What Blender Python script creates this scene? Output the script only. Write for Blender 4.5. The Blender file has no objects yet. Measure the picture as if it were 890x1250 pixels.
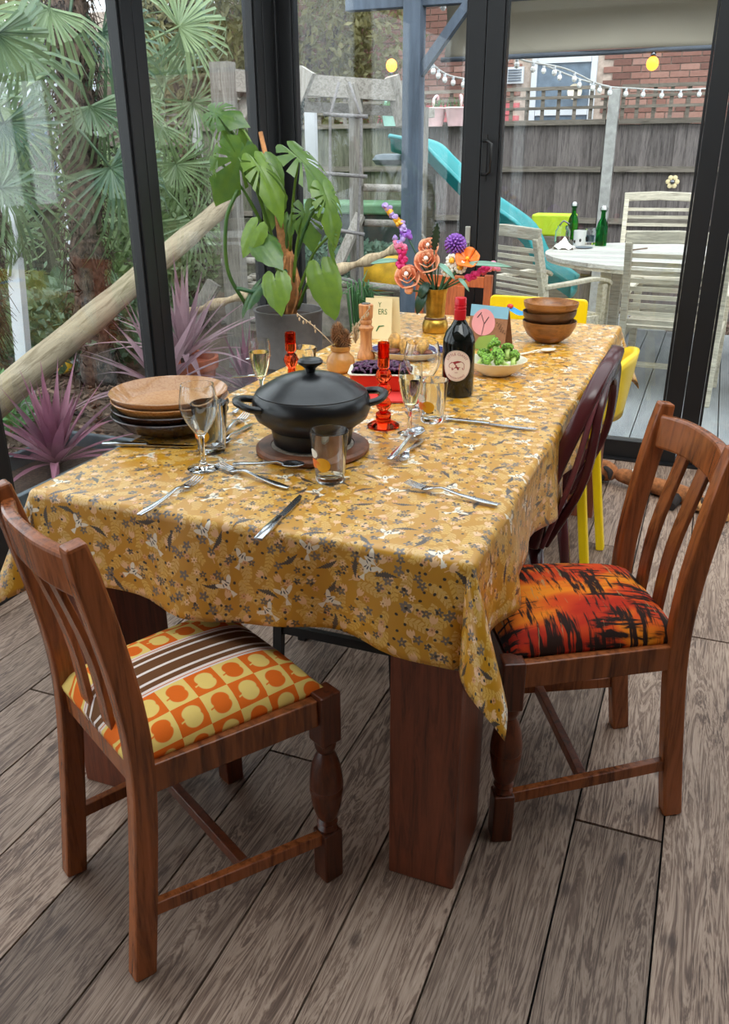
import bpy, bmesh, math, random
import numpy as np
from mathutils import Vector, Matrix, Euler
random.seed(7); rng = np.random.default_rng(7)
SC = bpy.context.scene
COL = SC.collection
PI = math.pi

# ------------------------------------------------------------------ camera
F_PX, PITCH, YAW, ROLL, CAM_H = 1027.0, math.radians(22.95), math.radians(21.8), math.radians(-.3), 1.40
_f = Vector((-math.sin(YAW)*math.cos(PITCH), math.cos(YAW)*math.cos(PITCH), -math.sin(PITCH)))
_r0 = Vector((math.cos(YAW), math.sin(YAW), 0)); _u0 = _r0.cross(_f)
_r = _r0*math.cos(ROLL) + _u0*math.sin(ROLL); _u = _r.cross(_f)
CAM = Vector((0, 0, CAM_H))
cd = bpy.data.cameras.new('camera'); co = bpy.data.objects.new('camera', cd); COL.objects.link(co)
cd.sensor_fit = 'VERTICAL'; cd.sensor_height = 36.0; cd.lens = F_PX/1250*36.0
cd.clip_start = .02; cd.clip_end = 200
co.matrix_world = Matrix(((_r.x, _u.x, -_f.x, 0), (_r.y, _u.y, -_f.y, 0), (_r.z, _u.z, -_f.z, CAM_H), (0, 0, 0, 1)))
SC.camera = co

def px(x, y, X=None, Y=None, z=None):
    """the real place on a plane X=, Y= or z= that a photo pixel shows"""
    d = _r*((x-445)/F_PX) - _u*((y-625)/F_PX) + _f
    if X is not None: t = X/d.x
    elif Y is not None: t = Y/d.y
    else: t = (z-CAM_H)/d.z
    return CAM + d*t

# ------------------------------------------------------------------ world, light, exposure
w = bpy.data.worlds.new('overcast_sky'); SC.world = w; w.use_nodes = True
nt = w.node_tree; bg = nt.nodes['Background']
bg.inputs[0].default_value = (.88, .94, 1.0, 1); bg.inputs[1].default_value = 1.25
sun_d = bpy.data.lights.new('sun', 'SUN'); sun_d.energy = 0.9; sun_d.angle = math.radians(40); sun_d.color = (1, .97, .93)
sun = bpy.data.objects.new('sun', sun_d); COL.objects.link(sun); sun.rotation_euler = Euler((math.radians(38), math.radians(24), 0))
SC.view_settings.view_transform = 'Standard'; SC.view_settings.look = 'None'
SC.view_settings.exposure = 1.35; SC.view_settings.gamma = 1; SC.view_settings.use_curve_mapping = False
SC.cycles.max_bounces = 10; SC.cycles.transmission_bounces = 10; SC.cycles.transparent_max_bounces = 24

# ------------------------------------------------------------------ material helpers
def C(r, g, b):
    def l(v):
        v /= 255
        return v/12.92 if v <= .04045 else ((v+.055)/1.055)**2.4
    return (l(r), l(g), l(b), 1)

class X:
    """a shader socket with arithmetic"""
    def __init__(s, nt, k): s.nt, s.k = nt, k
    def m(s, op, *a, clamp=False):
        n = s.nt.nodes.new('ShaderNodeMath'); n.operation = op; n.use_clamp = clamp
        for i, v in enumerate((s,)+a):
            if isinstance(v, X): s.nt.links.new(v.k, n.inputs[i])
            else: n.inputs[i].default_value = v
        return X(s.nt, n.outputs[0])
    def __add__(s, o): return s.m('ADD', o)
    __radd__ = __add__
    def __sub__(s, o): return s.m('SUBTRACT', o)
    def __rsub__(s, o): return (s*-1)+o
    def __mul__(s, o): return s.m('MULTIPLY', o)
    __rmul__ = __mul__
    def __truediv__(s, o): return s.m('DIVIDE', o)
    def sin(s): return s.m('SINE')
    def cos(s): return s.m('COSINE')
    def abs(s): return s.m('ABSOLUTE')
    def sqrt(s): return s.m('SQRT')
    def min(s, o): return s.m('MINIMUM', o)
    def max(s, o): return s.m('MAXIMUM', o)
    def gt(s, o): return s.m('GREATER_THAN', o)
    def lt(s, o): return s.m('LESS_THAN', o)
    def floor(s): return s.m('FLOOR')
    def fract(s): return s.m('FRACT')
    def mod(s, o): return s.m('FLOORED_MODULO', o)
    def inside(s, soft=.001): return (s*(-1/soft)).m('ADD', .5, clamp=True)   # 1 where a distance is negative

class MatB:
    def __init__(s, name, rough=.5, metal=0.0, spec=.5):
        s.mat = bpy.data.materials.new(name); s.mat.use_nodes = True; s.nt = s.mat.node_tree
        s.b = s.nt.nodes['Principled BSDF']; s.set('Roughness', rough); s.set('Metallic', metal); s.set('Specular IOR Level', spec)
    def n(s, t, **kw):
        o = s.nt.nodes.new(t)
        for k, v in kw.items(): setattr(o, k, v)
        return o
    def set(s, k, v):
        if isinstance(v, X): s.nt.links.new(v.k, s.b.inputs[k])
        elif hasattr(v, 'is_output'): s.nt.links.new(v, s.b.inputs[k])
        else: s.b.inputs[k].default_value = v
    def coord(s, kind='Object'): return s.n('ShaderNodeTexCoord').outputs[kind]
    def mapped(s, vec, scale=(1, 1, 1), loc=(0, 0, 0), rot=(0, 0, 0)):
        m = s.n('ShaderNodeMapping'); s.nt.links.new(vec, m.inputs[0])
        m.inputs['Scale'].default_value = scale; m.inputs['Rotation'].default_value = rot
        if isinstance(loc, tuple): m.inputs['Location'].default_value = loc
        else: s.nt.links.new(loc, m.inputs['Location'])
        return m.outputs[0]
    def rand(s): return X(s.nt, s.n('ShaderNodeObjectInfo').outputs['Random'])
    def noise(s, vec, scale=5, detail=4, rough=.55, dist=0.0):
        o = s.n('ShaderNodeTexNoise'); s.nt.links.new(vec, o.inputs['Vector'])
        o.inputs['Scale'].default_value = scale; o.inputs['Detail'].default_value = detail
        o.inputs['Roughness'].default_value = rough; o.inputs['Distortion'].default_value = dist
        return X(s.nt, o.outputs[0])
    def ramp(s, fac, stops, interp='LINEAR'):
        o = s.n('ShaderNodeValToRGB'); s.nt.links.new(fac.k, o.inputs[0]); o.color_ramp.interpolation = interp
        e = o.color_ramp.elements
        while len(e) < len(stops): e.new(.5)
        for i, (p, c) in enumerate(stops): e[i].position = p; e[i].color = c
        return o.outputs[0]
    def mix(s, fac, a, b, mode='MIX'):
        o = s.n('ShaderNodeMix', data_type='RGBA', blend_type=mode)
        for sock, v in ((o.inputs[0], fac), (o.inputs[6], a), (o.inputs[7], b)):
            if isinstance(v, X): s.nt.links.new(v.k, sock)
            elif hasattr(v, 'is_output'): s.nt.links.new(v, sock)
            else: sock.default_value = v
        return o.outputs[2]
    def xyz(s, vec):
        o = s.n('ShaderNodeSeparateXYZ'); s.nt.links.new(vec, o.inputs[0]); return [X(s.nt, k) for k in o.outputs]
    def vec(s, x, y, z=0.0):
        o = s.n('ShaderNodeCombineXYZ')
        for i, v in enumerate((x, y, z)):
            if isinstance(v, X): s.nt.links.new(v.k, o.inputs[i])
            else: o.inputs[i].default_value = v
        return o.outputs[0]
    def bump(s, h, strength=.3, dist=.01):
        o = s.n('ShaderNodeBump'); s.nt.links.new(h.k, o.inputs['Height']); o.inputs['Strength'].default_value = strength; o.inputs['Distance'].default_value = dist
        s.nt.links.new(o.outputs[0], s.b.inputs['Normal'])

M = {}
def plain(name, c, rough=.5, metal=0.0, var=.12, scale=12, bump=0.0, spec=.5, stretch=(1, 1, 1), detail=4):
    """one colour with mottling; stretch makes a grain"""
    b = MatB(name, rough, metal, spec)
    v = b.mapped(b.coord(), stretch)
    n = b.noise(v, scale, detail)
    lo = tuple(max(0, k*(1-2.2*var)) for k in c[:3])+(1,); hi = tuple(min(1, k*(1+2.0*var)) for k in c[:3])+(1,)
    b.set('Base Color', b.ramp(n, [(.3, lo), (.7, hi)]))
    if bump: b.bump(n, bump, .005)
    M[name] = b.mat
    return b

def wood(name, c1, c2, axis=2, rough=.45, scale=6, spec=.5, wear=None, perobj=True, bump=.15):
    b = MatB(name, rough, 0, spec)
    st = [9, 9, 9]; st[axis] = .8
    r = b.rand()
    off = b.vec(r*13, r*7, r*29)
    v = b.mapped(b.coord(), tuple(st), off)
    n1 = b.noise(v, scale, 5, .6, 1.2); n2 = b.noise(v, scale*5, 3, .6)
    g = n1*.75 + n2*.25
    col = b.ramp(g, [(.33, c2), (.52, c1), (.72, tuple(min(1, k*1.35) for k in c1[:3])+(1,))])
    if perobj: 
        h = b.n('ShaderNodeHueSaturation'); b.nt.links.new(col, h.inputs['Color']); b.nt.links.new((r*.4+.8).k, h.inputs['Value']); col = h.outputs[0]
    if wear:
        wn = b.noise(b.coord(), 14, 5, .7); col = b.mix((wn-.58)*6, col, wear); 
    b.set('Base Color', col); b.bump(g, bump, .003)
    M[name] = b.mat
    return b

# ---- room and garden timber
wood('chair_wood', C(142, 78, 40), C(78, 38, 18), 2, .27, 3.5)
wood('chair_wood_dark', C(96, 46, 24), C(52, 24, 13), 2, .32)
wood('table_wood', C(112, 56, 34), C(70, 32, 20), 2, .42)
wood('orange_wood', C(178, 92, 48), C(140, 62, 28), 2, .4)
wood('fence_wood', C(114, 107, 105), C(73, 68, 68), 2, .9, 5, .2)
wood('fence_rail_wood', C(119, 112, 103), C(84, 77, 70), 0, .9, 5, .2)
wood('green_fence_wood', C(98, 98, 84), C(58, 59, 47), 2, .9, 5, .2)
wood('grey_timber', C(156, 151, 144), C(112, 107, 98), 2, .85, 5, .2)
wood('grey_beam', C(156, 151, 144), C(112, 107, 98), 0, .85, 5, .2)
wood('teak_grey', C(204, 196, 178), C(158, 150, 134), 0, .8, 5, .25)
wood('log_wood', C(168, 154, 130), C(116, 102, 80), 2, .8, 3.2, .25, bump=.4)
wood('drift_wood', C(176, 156, 128), C(123, 102, 77), 2, .85, 3, .2, bump=.5)
wood('mill_wood', C(206, 140, 84), C(168, 100, 54), 2, .45)
wood('bowl_wood', C(160, 104, 52), C(104, 60, 26), 0, .3, 4)
wood('bowl_wood_dark', C(92, 58, 36), C(56, 34, 22), 0, .35, 4)
plain('black_paint', C(24, 22, 22), .45, var=.1)
plain('frame_black', C(17, 17, 19), .42, var=.05)
plain('white_paint', C(226, 222, 214), .8, var=.02)
plain('wall_taupe', C(132, 120, 110), .85, var=.03)
plain('yellow_paint', C(244, 206, 14), .32, var=.03)
plain('brown_plastic', C(74, 30, 32), .22, var=.05)
plain('brown_plastic_sheen', C(112, 58, 62), .3, var=.05)  # same plastic made lighter: reflections on the band put into its colour
plain('pot_grey', C(104, 100, 98), .7, var=.05, scale=30, bump=.1)
plain('soil', C(60, 44, 34), .95, var=.3, scale=60, bump=.6)
plain('cast_black', C(22, 22, 24), .30, var=.12, scale=60, bump=.05)
plain('steel', C(200, 202, 206), .18, 1, var=.03)
plain('steel_dark', C(120, 122, 128), .25, 1, var=.05)
plain('trivet_wood', C(128, 78, 52), .5, var=.2, scale=30)
plain('trivet_inlay', C(190, 176, 158), .6, var=.2, scale=90)
plain('bottle_black', C(14, 17, 14), .06, var=.05)
plain('cap_red', C(200, 22, 36), .3, var=.05)
plain('label_paper', C(240, 220, 202), .7, var=.02)
plain('label_red', C(158, 40, 44), .7, var=.1, scale=200)
plain('ceramic_cream', C(232, 222, 200), .3, var=.04)
plain('dish_red', C(214, 58, 36), .22, var=.04)
plain('mat_red', C(226, 62, 56), .6, var=.04)
plain('cabbage', C(84, 40, 76), .45, var=.5, scale=70, bump=.5)
plain('broccoli_stem', C(190, 212, 120), .55, var=.15, scale=40)
plain('broccoli_head', C(122, 164, 58), .7, var=.45, scale=160, bump=1.0)
plain('potato', C(216, 156, 78), .5, var=.3, scale=45, bump=.3)
plain('meat', C(120, 64, 44), .5, var=.35, scale=45, bump=.3)
plain('stoneware', C(186, 128, 62), .3, var=.15, scale=14)
plain('dried_brown', C(150, 104, 66), .9, var=.3, scale=60)
plain('dried_straw', C(206, 178, 142), .9, var=.15)
plain('brass', C(176, 138, 56), .3, .85, var=.25, scale=18)
plain('card_cream', C(234, 216, 170), .8, var=.02)
plain('card_kraft', C(150, 104, 72), .85, var=.08, scale=60)
plain('card_blue', C(130, 178, 196), .8, var=.03)
plain('napkin_blue', C(60, 146, 206), .8, var=.05)
plain('print_pink', C(226, 152, 152), .8, var=.04)
plain('print_green', C(136, 162, 70), .8, var=.06)
plain('ink', C(40, 34, 32), .8, var=.02)
plain('ink_green', C(66, 110, 60), .8, var=.05)
plain('china_white', C(228, 226, 224), .25, var=.03)
plain('china_blue', C(44, 52, 104), .25, var=.15, scale=80)
plain('peach', C(240, 168, 128), .45, var=.06)
plain('peach_deep', C(222, 132, 92), .45, var=.06)
plain('magenta', C(206, 40, 108), .45, var=.08)
plain('pink', C(236, 140, 172), .45, var=.08)
plain('purple', C(140, 84, 178), .5, var=.15, scale=60)
plain('lavender', C(176, 150, 206), .5, var=.12, scale=60)
plain('orange', C(246, 120, 34), .45, var=.06)
plain('amber_yellow', C(240, 178, 40), .45, var=.06)
plain('petal_white', C(240, 236, 226), .5, var=.03)
plain('stem_green', C(44, 82, 50), .5, var=.15)
plain('leaf_dark', C(28, 58, 42), .45, var=.2)
plain('leaf_sage', C(126, 168, 148), .5, var=.08)
plain('brick_pink', C(190, 105, 109), .9, var=.06, scale=20, spec=.2)
plain('mortar', C(176, 160, 148), .95, var=.1, scale=20, spec=.2)
plain('render_white', C(188, 195, 204), .9, var=.03)
plain('roof_grey', C(98, 106, 118), .8, var=.06)
plain('upvc', C(198, 202, 207), .5, var=.02)
plain('window_dark', C(92, 108, 124), .15, var=.1)
plain('concrete', C(163, 163, 160), .9, var=.1, scale=18, bump=.2)
plain('pergola_blue', C(84, 96, 112), .65, var=.12, scale=7, stretch=(4, 4, .6))
plain('blind_fabric', C(132, 124, 112), .9, var=.1, scale=3)
plain('slide_teal', C(31, 147, 151), .4, var=.06, scale=4)
wood('teak_white', C(195, 193, 186), C(163, 160, 151), 0, .7, 5, .3)
plain('tarp_green', C(92, 130, 96), .6, var=.12, scale=8)
plain('box_dark', C(44, 54, 50), .7, var=.15)
plain('yellow_ball', C(226, 176, 44), .55, var=.16, scale=9)
plain('terracotta', C(188, 98, 62), .8, var=.12)
plain('rope', C(136, 132, 132), .9, var=.12, scale=60)
plain('mint', C(166, 214, 202), .6, var=.05)
plain('pale_pink', C(232, 196, 198), .6, var=.05)
plain('trough_grey', C(86, 98, 106), .55, var=.08)
plain('stone', C(142, 136, 126), .9, var=.25, scale=9, bump=.6)
plain('bark_chip', C(100, 82, 70), .95, var=.45, scale=5)
plain('fibre', C(86, 70, 60), .95, var=.45, scale=26, bump=1.0)
plain('plush_brown', C(158, 98, 56), .95, var=.2, scale=50, bump=.5)
plain('plush_white', C(232, 224, 212), .95, var=.08, scale=50, bump=.5)
plain('plush_black', C(36, 28, 26), .95, var=.2, scale=50, bump=.5)
plain('lime', C(188, 214, 44), .5, var=.05)
plain('wire', C(190, 190, 186), .6, var=.02)
plain('bulb_white', C(240, 240, 238), .3, var=.02)
plain('plug_silver', C(190, 186, 176), .35, .8, var=.03)
plain('bamboo', C(176, 118, 70), .7, var=.25, scale=30)

def leafmat(name, c1, c2, rough=.4, scale=9, trans=.25):
    b = MatB(name, rough); r = b.rand()
    n = b.noise(b.mapped(b.coord(), (1, 1, 1), b.vec(r*9, r*5, 0)), scale, 3)
    b.set('Base Color', b.ramp((n-.5)*.7+r*.6+.2, [(.15, c2), (.85, c1)]))
    o = b.nt.nodes['Material Output']; t = b.n('ShaderNodeBsdfTranslucent'); t.inputs[0].default_value = c1
    mx = b.n('ShaderNodeMixShader'); mx.inputs[0].default_value = trans
    b.nt.links.new(b.b.outputs[0], mx.inputs[1]); b.nt.links.new(t.outputs[0], mx.inputs[2]); b.nt.links.new(mx.outputs[0], o.inputs[0])
    M[name] = b.mat
leafmat('monstera', C(122, 152, 58), C(50, 90, 60), .28, 6, .35)
leafmat('palm_green', C(140, 160, 112), C(58, 90, 74), .42, 5, .2)
leafmat('cordyline', C(164, 108, 128), C(84, 40, 62), .4, 7)
leafmat('cordyline_pale', C(188, 156, 164), C(118, 84, 98), .4, 7)
leafmat('bush_leaf', C(150, 142, 90), C(76, 76, 46), .6, 3)
leafmat('fern_green', C(110, 160, 96), C(64, 110, 66), .5, 6)
leafmat('blind_weave', C(182, 176, 162), C(140, 134, 122), .9, 2.5, .45)
leafmat('ivy', C(150, 176, 158), C(84, 118, 98), .5, 5)

def glass(name, c=(1, 1, 1, 1), ior=1.45, rough=0.0):
    m = bpy.data.materials.new(name); m.use_nodes = True; t = m.node_tree; t.nodes.remove(t.nodes['Principled BSDF'])
    g = t.nodes.new('ShaderNodeBsdfGlass'); g.inputs['Color'].default_value = c; g.inputs['IOR'].default_value = ior; g.inputs['Roughness'].default_value = rough
    t.links.new(g.outputs[0], t.nodes['Material Output'].inputs[0]); M[name] = m
glass('clear_glass', (.98, .99, .99, 1)); glass('amber_red_glass', C(244, 150, 112)); glass('green_glass', C(96, 186, 126))
glass('prosecco', C(254, 250, 234), 1.33); glass('red_wine', C(92, 30, 48), 1.33)
def pane_mat(name, tint):
    m = bpy.data.materials.new(name); m.use_nodes = True; t = m.node_tree; t.nodes.remove(t.nodes['Principled BSDF'])
    tr = t.nodes.new('ShaderNodeBsdfTransparent'); tr.inputs[0].default_value = tint
    gl = t.nodes.new('ShaderNodeBsdfGlossy'); gl.inputs['Roughness'].default_value = .015
    fr = t.nodes.new('ShaderNodeFresnel'); fr.inputs[0].default_value = 1.5
    ge = t.nodes.new('ShaderNodeNewGeometry'); ma = t.nodes.new('ShaderNodeMath'); ma.operation = 'MULTIPLY_ADD'; ma.inputs[1].default_value = 1/1.5-1.5; ma.inputs[2].default_value = 1.5
    t.links.new(ge.outputs['Backfacing'], ma.inputs[0]); t.links.new(ma.outputs[0], fr.inputs[0])      # same reflectance on both faces of the thin sheet
    mx = t.nodes.new('ShaderNodeMixShader'); t.links.new(fr.outputs[0], mx.inputs[0]); t.links.new(tr.outputs[0], mx.inputs[1]); t.links.new(gl.outputs[0], mx.inputs[2])
    t.links.new(mx.outputs[0], t.nodes['Material Output'].inputs[0]); M[name] = m
pane_mat('window_glass', (.95, .97, .965, 1))
def emit(name, c, s):
    m = bpy.data.materials.new(name); m.use_nodes = True; b = m.node_tree.nodes['Principled BSDF']
    b.inputs['Base Color'].default_value = c; b.inputs['Emission Color'].default_value = c; b.inputs['Emission Strength'].default_value = s; M[name] = m
emit('reflection_amber', C(255, 150, 40), 2.2)  # glow that stands in for indoor lamps mirrored in the window glass

# ---- floor planks: grey-brown rough oak
def floor_mat():
    b = MatB('oak_floor', .55, 0, .35); r = b.rand()
    off = b.vec(r*17, r*31, r*5)
    v = b.mapped(b.coord(), (7, .55, 7), off)
    n1 = b.noise(v, 3.2, 6, .62, 2.2)
    rings = ((n1*46).sin()*.5+.5)
    fine = b.noise(b.mapped(b.coord(), (60, 2.2, 60), off), 3, 4, .6)
    blot = b.noise(b.mapped(b.coord(), (2.5, 1.2, 2.5), off), 2.2, 4, .6)
    g = rings*.26 + fine*.44 + blot*.36
    col = b.ramp(g, [(.30, C(76, 58, 48)), (.43, C(118, 95, 81)), (.57, C(150, 126, 109)), (.78, C(180, 156, 138))])
    h = b.n('ShaderNodeHueSaturation'); b.nt.links.new(col, h.inputs['Color']); b.nt.links.new((r*.5+.70).k, h.inputs['Value'])
    kn = b.n('ShaderNodeTexVoronoi', voronoi_dimensions='2D'); b.nt.links.new(b.mapped(b.coord(), (3.2, 1.7, 1), off), kn.inputs['Vector']); kn.inputs['Scale'].default_value = 1.6
    knot = (X(b.nt, kn.outputs['Distance'])-.05+(fine-.5)*.05).inside(.05)
    b.set('Base Color', b.mix(knot*.7, h.outputs[0], C(62, 46, 40)))
    b.bump(g, .35, .002); b.set('Roughness', fine*.3+.42)
    M['oak_floor'] = b.mat
floor_mat()
plain('floor_gap', C(26, 22, 22), .9, var=.1)
def deck_mat():
    b = MatB('deck_grey', .7, 0, .3); x, y, z = b.xyz(b.coord()); r = b.rand()
    rib = ((x*2*PI/.0085).sin()*.5+.5)
    n = b.noise(b.mapped(b.coord(), (3, .5, 3), b.vec(r*9, r*7, 0)), 4, 4)
    b.set('Base Color', b.ramp(n*.7+r*.2+rib*.12, [(.3, C(132, 136, 140)), (.75, C(172, 174, 174))])); b.bump(rib, .5, .003); M['deck_grey'] = b.mat
deck_mat()
def brick_mat():
    b = MatB('brick_red', .9, 0, .2); r = b.rand(); n = b.noise(b.mapped(b.coord(), (1, 1, 1), b.vec(r*20, r*11, 0)), 30, 4)
    b.set('Base Color', b.ramp(r*.65+n*.4, [(.1, C(98, 72, 66)), (.45, C(132, 96, 86)), (.75, C(156, 120, 108)), (1, C(128, 106, 102))])); b.bump(n, .4, .004); M['brick_red'] = b.mat
brick_mat()

# ---- printed ochre tablecloth, flat print in cloth (UV) metres
def cloth_mat():
    b = MatB('ochre_print_cloth', .36, 0, .6); nt = b.nt
    uv = b.coord('UV')
    wob = b.noise(uv, 45, 2); wob2 = b.noise(b.mapped(uv, (1, 1, 1), (3, 7, 0)), 45, 2)
    ux, uy, _ = b.xyz(uv)
    uvw = b.vec(ux+(wob-.5)*.006, uy+(wob2-.5)*.006)
    def layer(scale, rnd, off):
        v = b.n('ShaderNodeTexVoronoi', voronoi_dimensions='2D'); m = b.mapped(uvw, (1, 1, 1), off); nt.links.new(m, v.inputs['Vector'])
        v.inputs['Scale'].default_value = scale; v.inputs['Randomness'].default_value = rnd
        d = b.n('ShaderNodeVectorMath', operation='SUBTRACT'); nt.links.new(m, d.inputs[0]); nt.links.new(v.outputs['Position'], d.inputs[1])
        x, y, _ = b.xyz(d.outputs[0]); s = b.n('ShaderNodeSeparateColor'); nt.links.new(v.outputs['Color'], s.inputs[0])
        return x, y, [X(nt, k) for k in s.outputs[:3]]
    def rot(x, y, a):
        c, s = a.cos(), a.sin(); return x*c+y*s, y*c-x*s
    def ell(x, y, cx, cy, a, bb, ang=0.0):
        x = x-cx; y = y-cy
        if ang: x, y = x*math.cos(ang)+y*math.sin(ang), y*math.cos(ang)-x*math.sin(ang)
        return (((x*(1/a))*(x*(1/a))+(y*(1/bb))*(y*(1/bb))).sqrt()-1)*min(a, bb)
    base = b.mix(b.noise(uv, 3, 3), C(196, 134, 16), C(208, 148, 30))
    col = base
    # fine pale sprigs
    for sc, off, cc in ((17, (.3, .9, 0), C(226, 178, 84)), (21, (2.1, .2, 0), C(222, 176, 96))):
        x, y, (r1, r2, r3) = layer(sc, .85, off); x, y = rot(x, y, (r1-.5)*2.6)
        rr = (x*x+y*y).sqrt(); curve = x+y*y*9
        stem = curve.abs()-.0009
        t = (y+.03)*(1/.06)
        fr = ((y*2*PI/.0085+curve.abs()*420).sin()*.5-.30)*.003        # slanted leaflets
        leafl = fr.max(curve.abs()-.0105+y.abs()*.17).max(.0014-curve.abs())
        d = stem.min(leafl).max(y.abs()-.025)
        col = b.mix(d.inside(.0008)*(r2.gt(.12)), col, cc)
    # peach tulips and small blossoms
    x, y, (r1, r2, r3) = layer(22, .8, (.7, .1, 0)); x, y = rot(x, y, (r1-.5)*2.4)
    tul = ell(x, y, 0, 0, .0078, .0098).max((y-.0055)+((x*2*PI/.0055).cos())*-.0025)
    st = (x.abs()-.0008).max((y+.012).abs()-.008)
    col = b.mix(tul.min(st).inside(.0008)*r2.gt(.35), col, C(238, 190, 140))
    x, y, (r1, r2, r3) = layer(31, .9, (5.7, 3.1, 0))
    th = y.m('ARCTAN2', x); rr = (x*x+y*y).sqrt()
    fl = rr-((th*6+r1*6).cos()*.0016+.0056)
    col = b.mix(fl.inside(.0008)*r2.gt(.55), col, b.mix(r3.gt(.5), C(240, 198, 150), C(222, 160, 110)))
    col = b.mix((rr-.0017).inside(.0006)*r2.gt(.55), col, C(150, 98, 40))
    # grey five-petal flowers
    for sc, off, thr in ((23, (1.7, 4.1, 0), .45), (29, (8.2, 6.6, 0), .6)):
        x, y, (r1, r2, r3) = layer(sc, .95, off); th = y.m('ARCTAN2', x); rr = (x*x+y*y).sqrt()
        fl = rr-((th*5+r1*6).cos()*.0026+.0074)*(r3*.4+.75)
        col = b.mix(fl.inside(.0008)*r2.gt(thr), col, b.mix(r3, C(92, 78, 66), C(128, 112, 98)))
        col = b.mix((rr-.0019).inside(.0006)*r2.gt(thr), col, C(206, 150, 60))
    # dark dots
    x, y, (r1, r2, r3) = layer(58, .9, (2.2, 9.1, 0)); rr = (x*x+y*y).sqrt()
    col = b.mix((rr-.0030).inside(.0008)*r2.gt(.72), col, C(54, 44, 40))
    # feathered dark leaves
    x, y, (r1, r2, r3) = layer(13, .9, (4.4, 1.3, 0)); x, y = rot(x, y, r1*6.28)
    cx = x+y*y*7
    lf = cx.abs()-(.0070-y.abs()*.27)*((y*2*PI/.0048).sin()*.2+.82)
    col = b.mix(lf.max(y.abs()-.024).inside(.0008)*r2.gt(.42), col, C(78, 66, 58))
    # white birds
    for sc, off in ((8.0, (.4, .6, 0)), (7.0, (3.3, 8.4, 0))):
        x, y, (r1, r2, r3) = layer(sc, .75, off); x, y = rot(x, y, (r1-.5)*2.2); x = x*1.3; y = y*1.3
        body = ell(x, y, 0, .002, .0062, .017)
        w1 = ell(x, y, .014, .008, .0155, .0062, .75); w2 = ell(x, y, -.014, .008, .0155, .0062, -.75)
        tail = (x.abs()+(y+.020)*.36-.0025).max((y+.0245).abs()-.0105)
        d = body.min(w1).min(w2).min(tail)
        on = r2.gt(.38)
        col = b.mix(d.inside(.001)*on, col, C(242, 228, 206))
        mk = ell(x, y, .0078, .0045, .0015, .0056, .5).min(ell(x, y, -.0078, .0045, .0015, .0056, -.5)).min(ell(x, y, 0, .004, .0020, .0056))
        col = b.mix(mk.inside(.0008)*on, col, C(70, 66, 66))
    b.set('Base Color', col); b.set('Coat Weight', .45); b.set('Coat Roughness', .32)
    wv = b.noise(uv, 900, 2); b.bump(wv+b.noise(uv, 9, 3)*2, .12, .002)
    M['ochre_print_cloth'] = b.mat
cloth_mat()

def apple_mat():
    b = MatB('apple_check_fabric', .85, 0, .2); x, y, zz = b.xyz(b.coord()); c = .058; sg = x.gt(0.0)*2-1; x = x+sg*((zz*-1+.040).max(0.0)*.55)
    xs = x.abs()-.062                                       # checks either side of the striped band
    u = (x.abs()-.062)*(1/c)+8; v = y*(1/c)+8.3
    par = (u.floor()+v.floor()).mod(2.0)
    lu = u.fract()-.5; lv = v.fract()-.5
    lv = lv-.03; lw = lu.abs()-.11
    e1 = ((lw*lw+lv*lv*.8).sqrt()-.27); e2 = e1
    stalk = ((lu+lv*.25).abs()-.028).max((lv+.34).abs()-.07)
    ap = e1.min(e2).min(stalk).inside(.03)
    k = (par-ap).abs()
    col = b.mix(k, C(232, 108, 28), C(240, 206, 116))
    s = (x+.062)*(1/.124)
    lines = ((x*2*PI/.032).cos().abs()*-1+((x*2*PI/.032+.55).cos().m('POWER', 2.0)*0.0)+(x*2*PI/.032).cos()*1.0+(x*2*PI/.032).cos().abs()-.80).gt(0.0)
    st = b.mix(lines, C(112, 72, 42), C(236, 222, 214)); st = b.mix(((x.abs()-.048).gt(0.0)), st, C(236, 218, 208))
    st = b.mix((((x.abs()-.056)).abs()-.0012).inside(.0006), st, C(206, 110, 60))
    b.set('Base Color', b.mix(xs.lt(0.0), col, st)); b.bump(b.noise(b.coord(), 500, 2), .12, .002); M['apple_check_fabric'] = b.mat
apple_mat()
def abstract_mat():
    b = MatB('abstract_fabric', .8, 0, .2); o = b.coord()
    n1 = b.noise(b.mapped(o, (1.4, .7, 1), (3.1, 1.7, 0)), 5, 3, .5, .8)
    col = b.ramp(n1, [(.30, C(226, 156, 36)), (.40, C(236, 132, 28)), (.5, C(212, 72, 24)), (.6, C(186, 44, 20)), (.74, C(150, 32, 18))])
    n2 = b.noise(b.mapped(o, (2.2, 16, 1), (1.2, 4, 0)), 4.2, 4, .6, .4); reg = b.noise(b.mapped(o, (1.0, 1.0, 1), (7, 2, 0)), 6.5, 3)
    d1 = ((n2-.49)*12+(reg-.49)*11).m('ADD', 0.0, clamp=True)
    col = b.mix(d1, col, C(46, 26, 18))
    n3 = b.noise(b.mapped(o, (15, 2.2, 1), (2, 9, 0)), 4.5, 4, .6, .3); reg2 = b.noise(b.mapped(o, (1, 1, 1), (1, 5, 0)), 6, 3)
    d2 = ((n3-.52)*12+(reg2-.51)*11).m('ADD', 0.0, clamp=True)
    col = b.mix(d2, col, C(40, 24, 18))
    n4 = b.noise(b.mapped(o, (3, 20, 1), (5, 5, 0)), 5, 3, .5, 1); col = b.mix(((n4-.66)*14).m('ADD', 0.0, clamp=True), col, C(160, 140, 96))
    b.set('Base Color', col); b.bump(b.noise(o, 500, 2), .1, .002); M['abstract_fabric'] = b.mat
abstract_mat()
def speckle(name, c1, c2, rough=.22):
    b = MatB(name, rough); n = b.noise(b.coord(), 160, 3, .7); b.set('Base Color', b.ramp(n, [(.36, c2), (.56, c1)])); M[name] = b.mat
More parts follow.
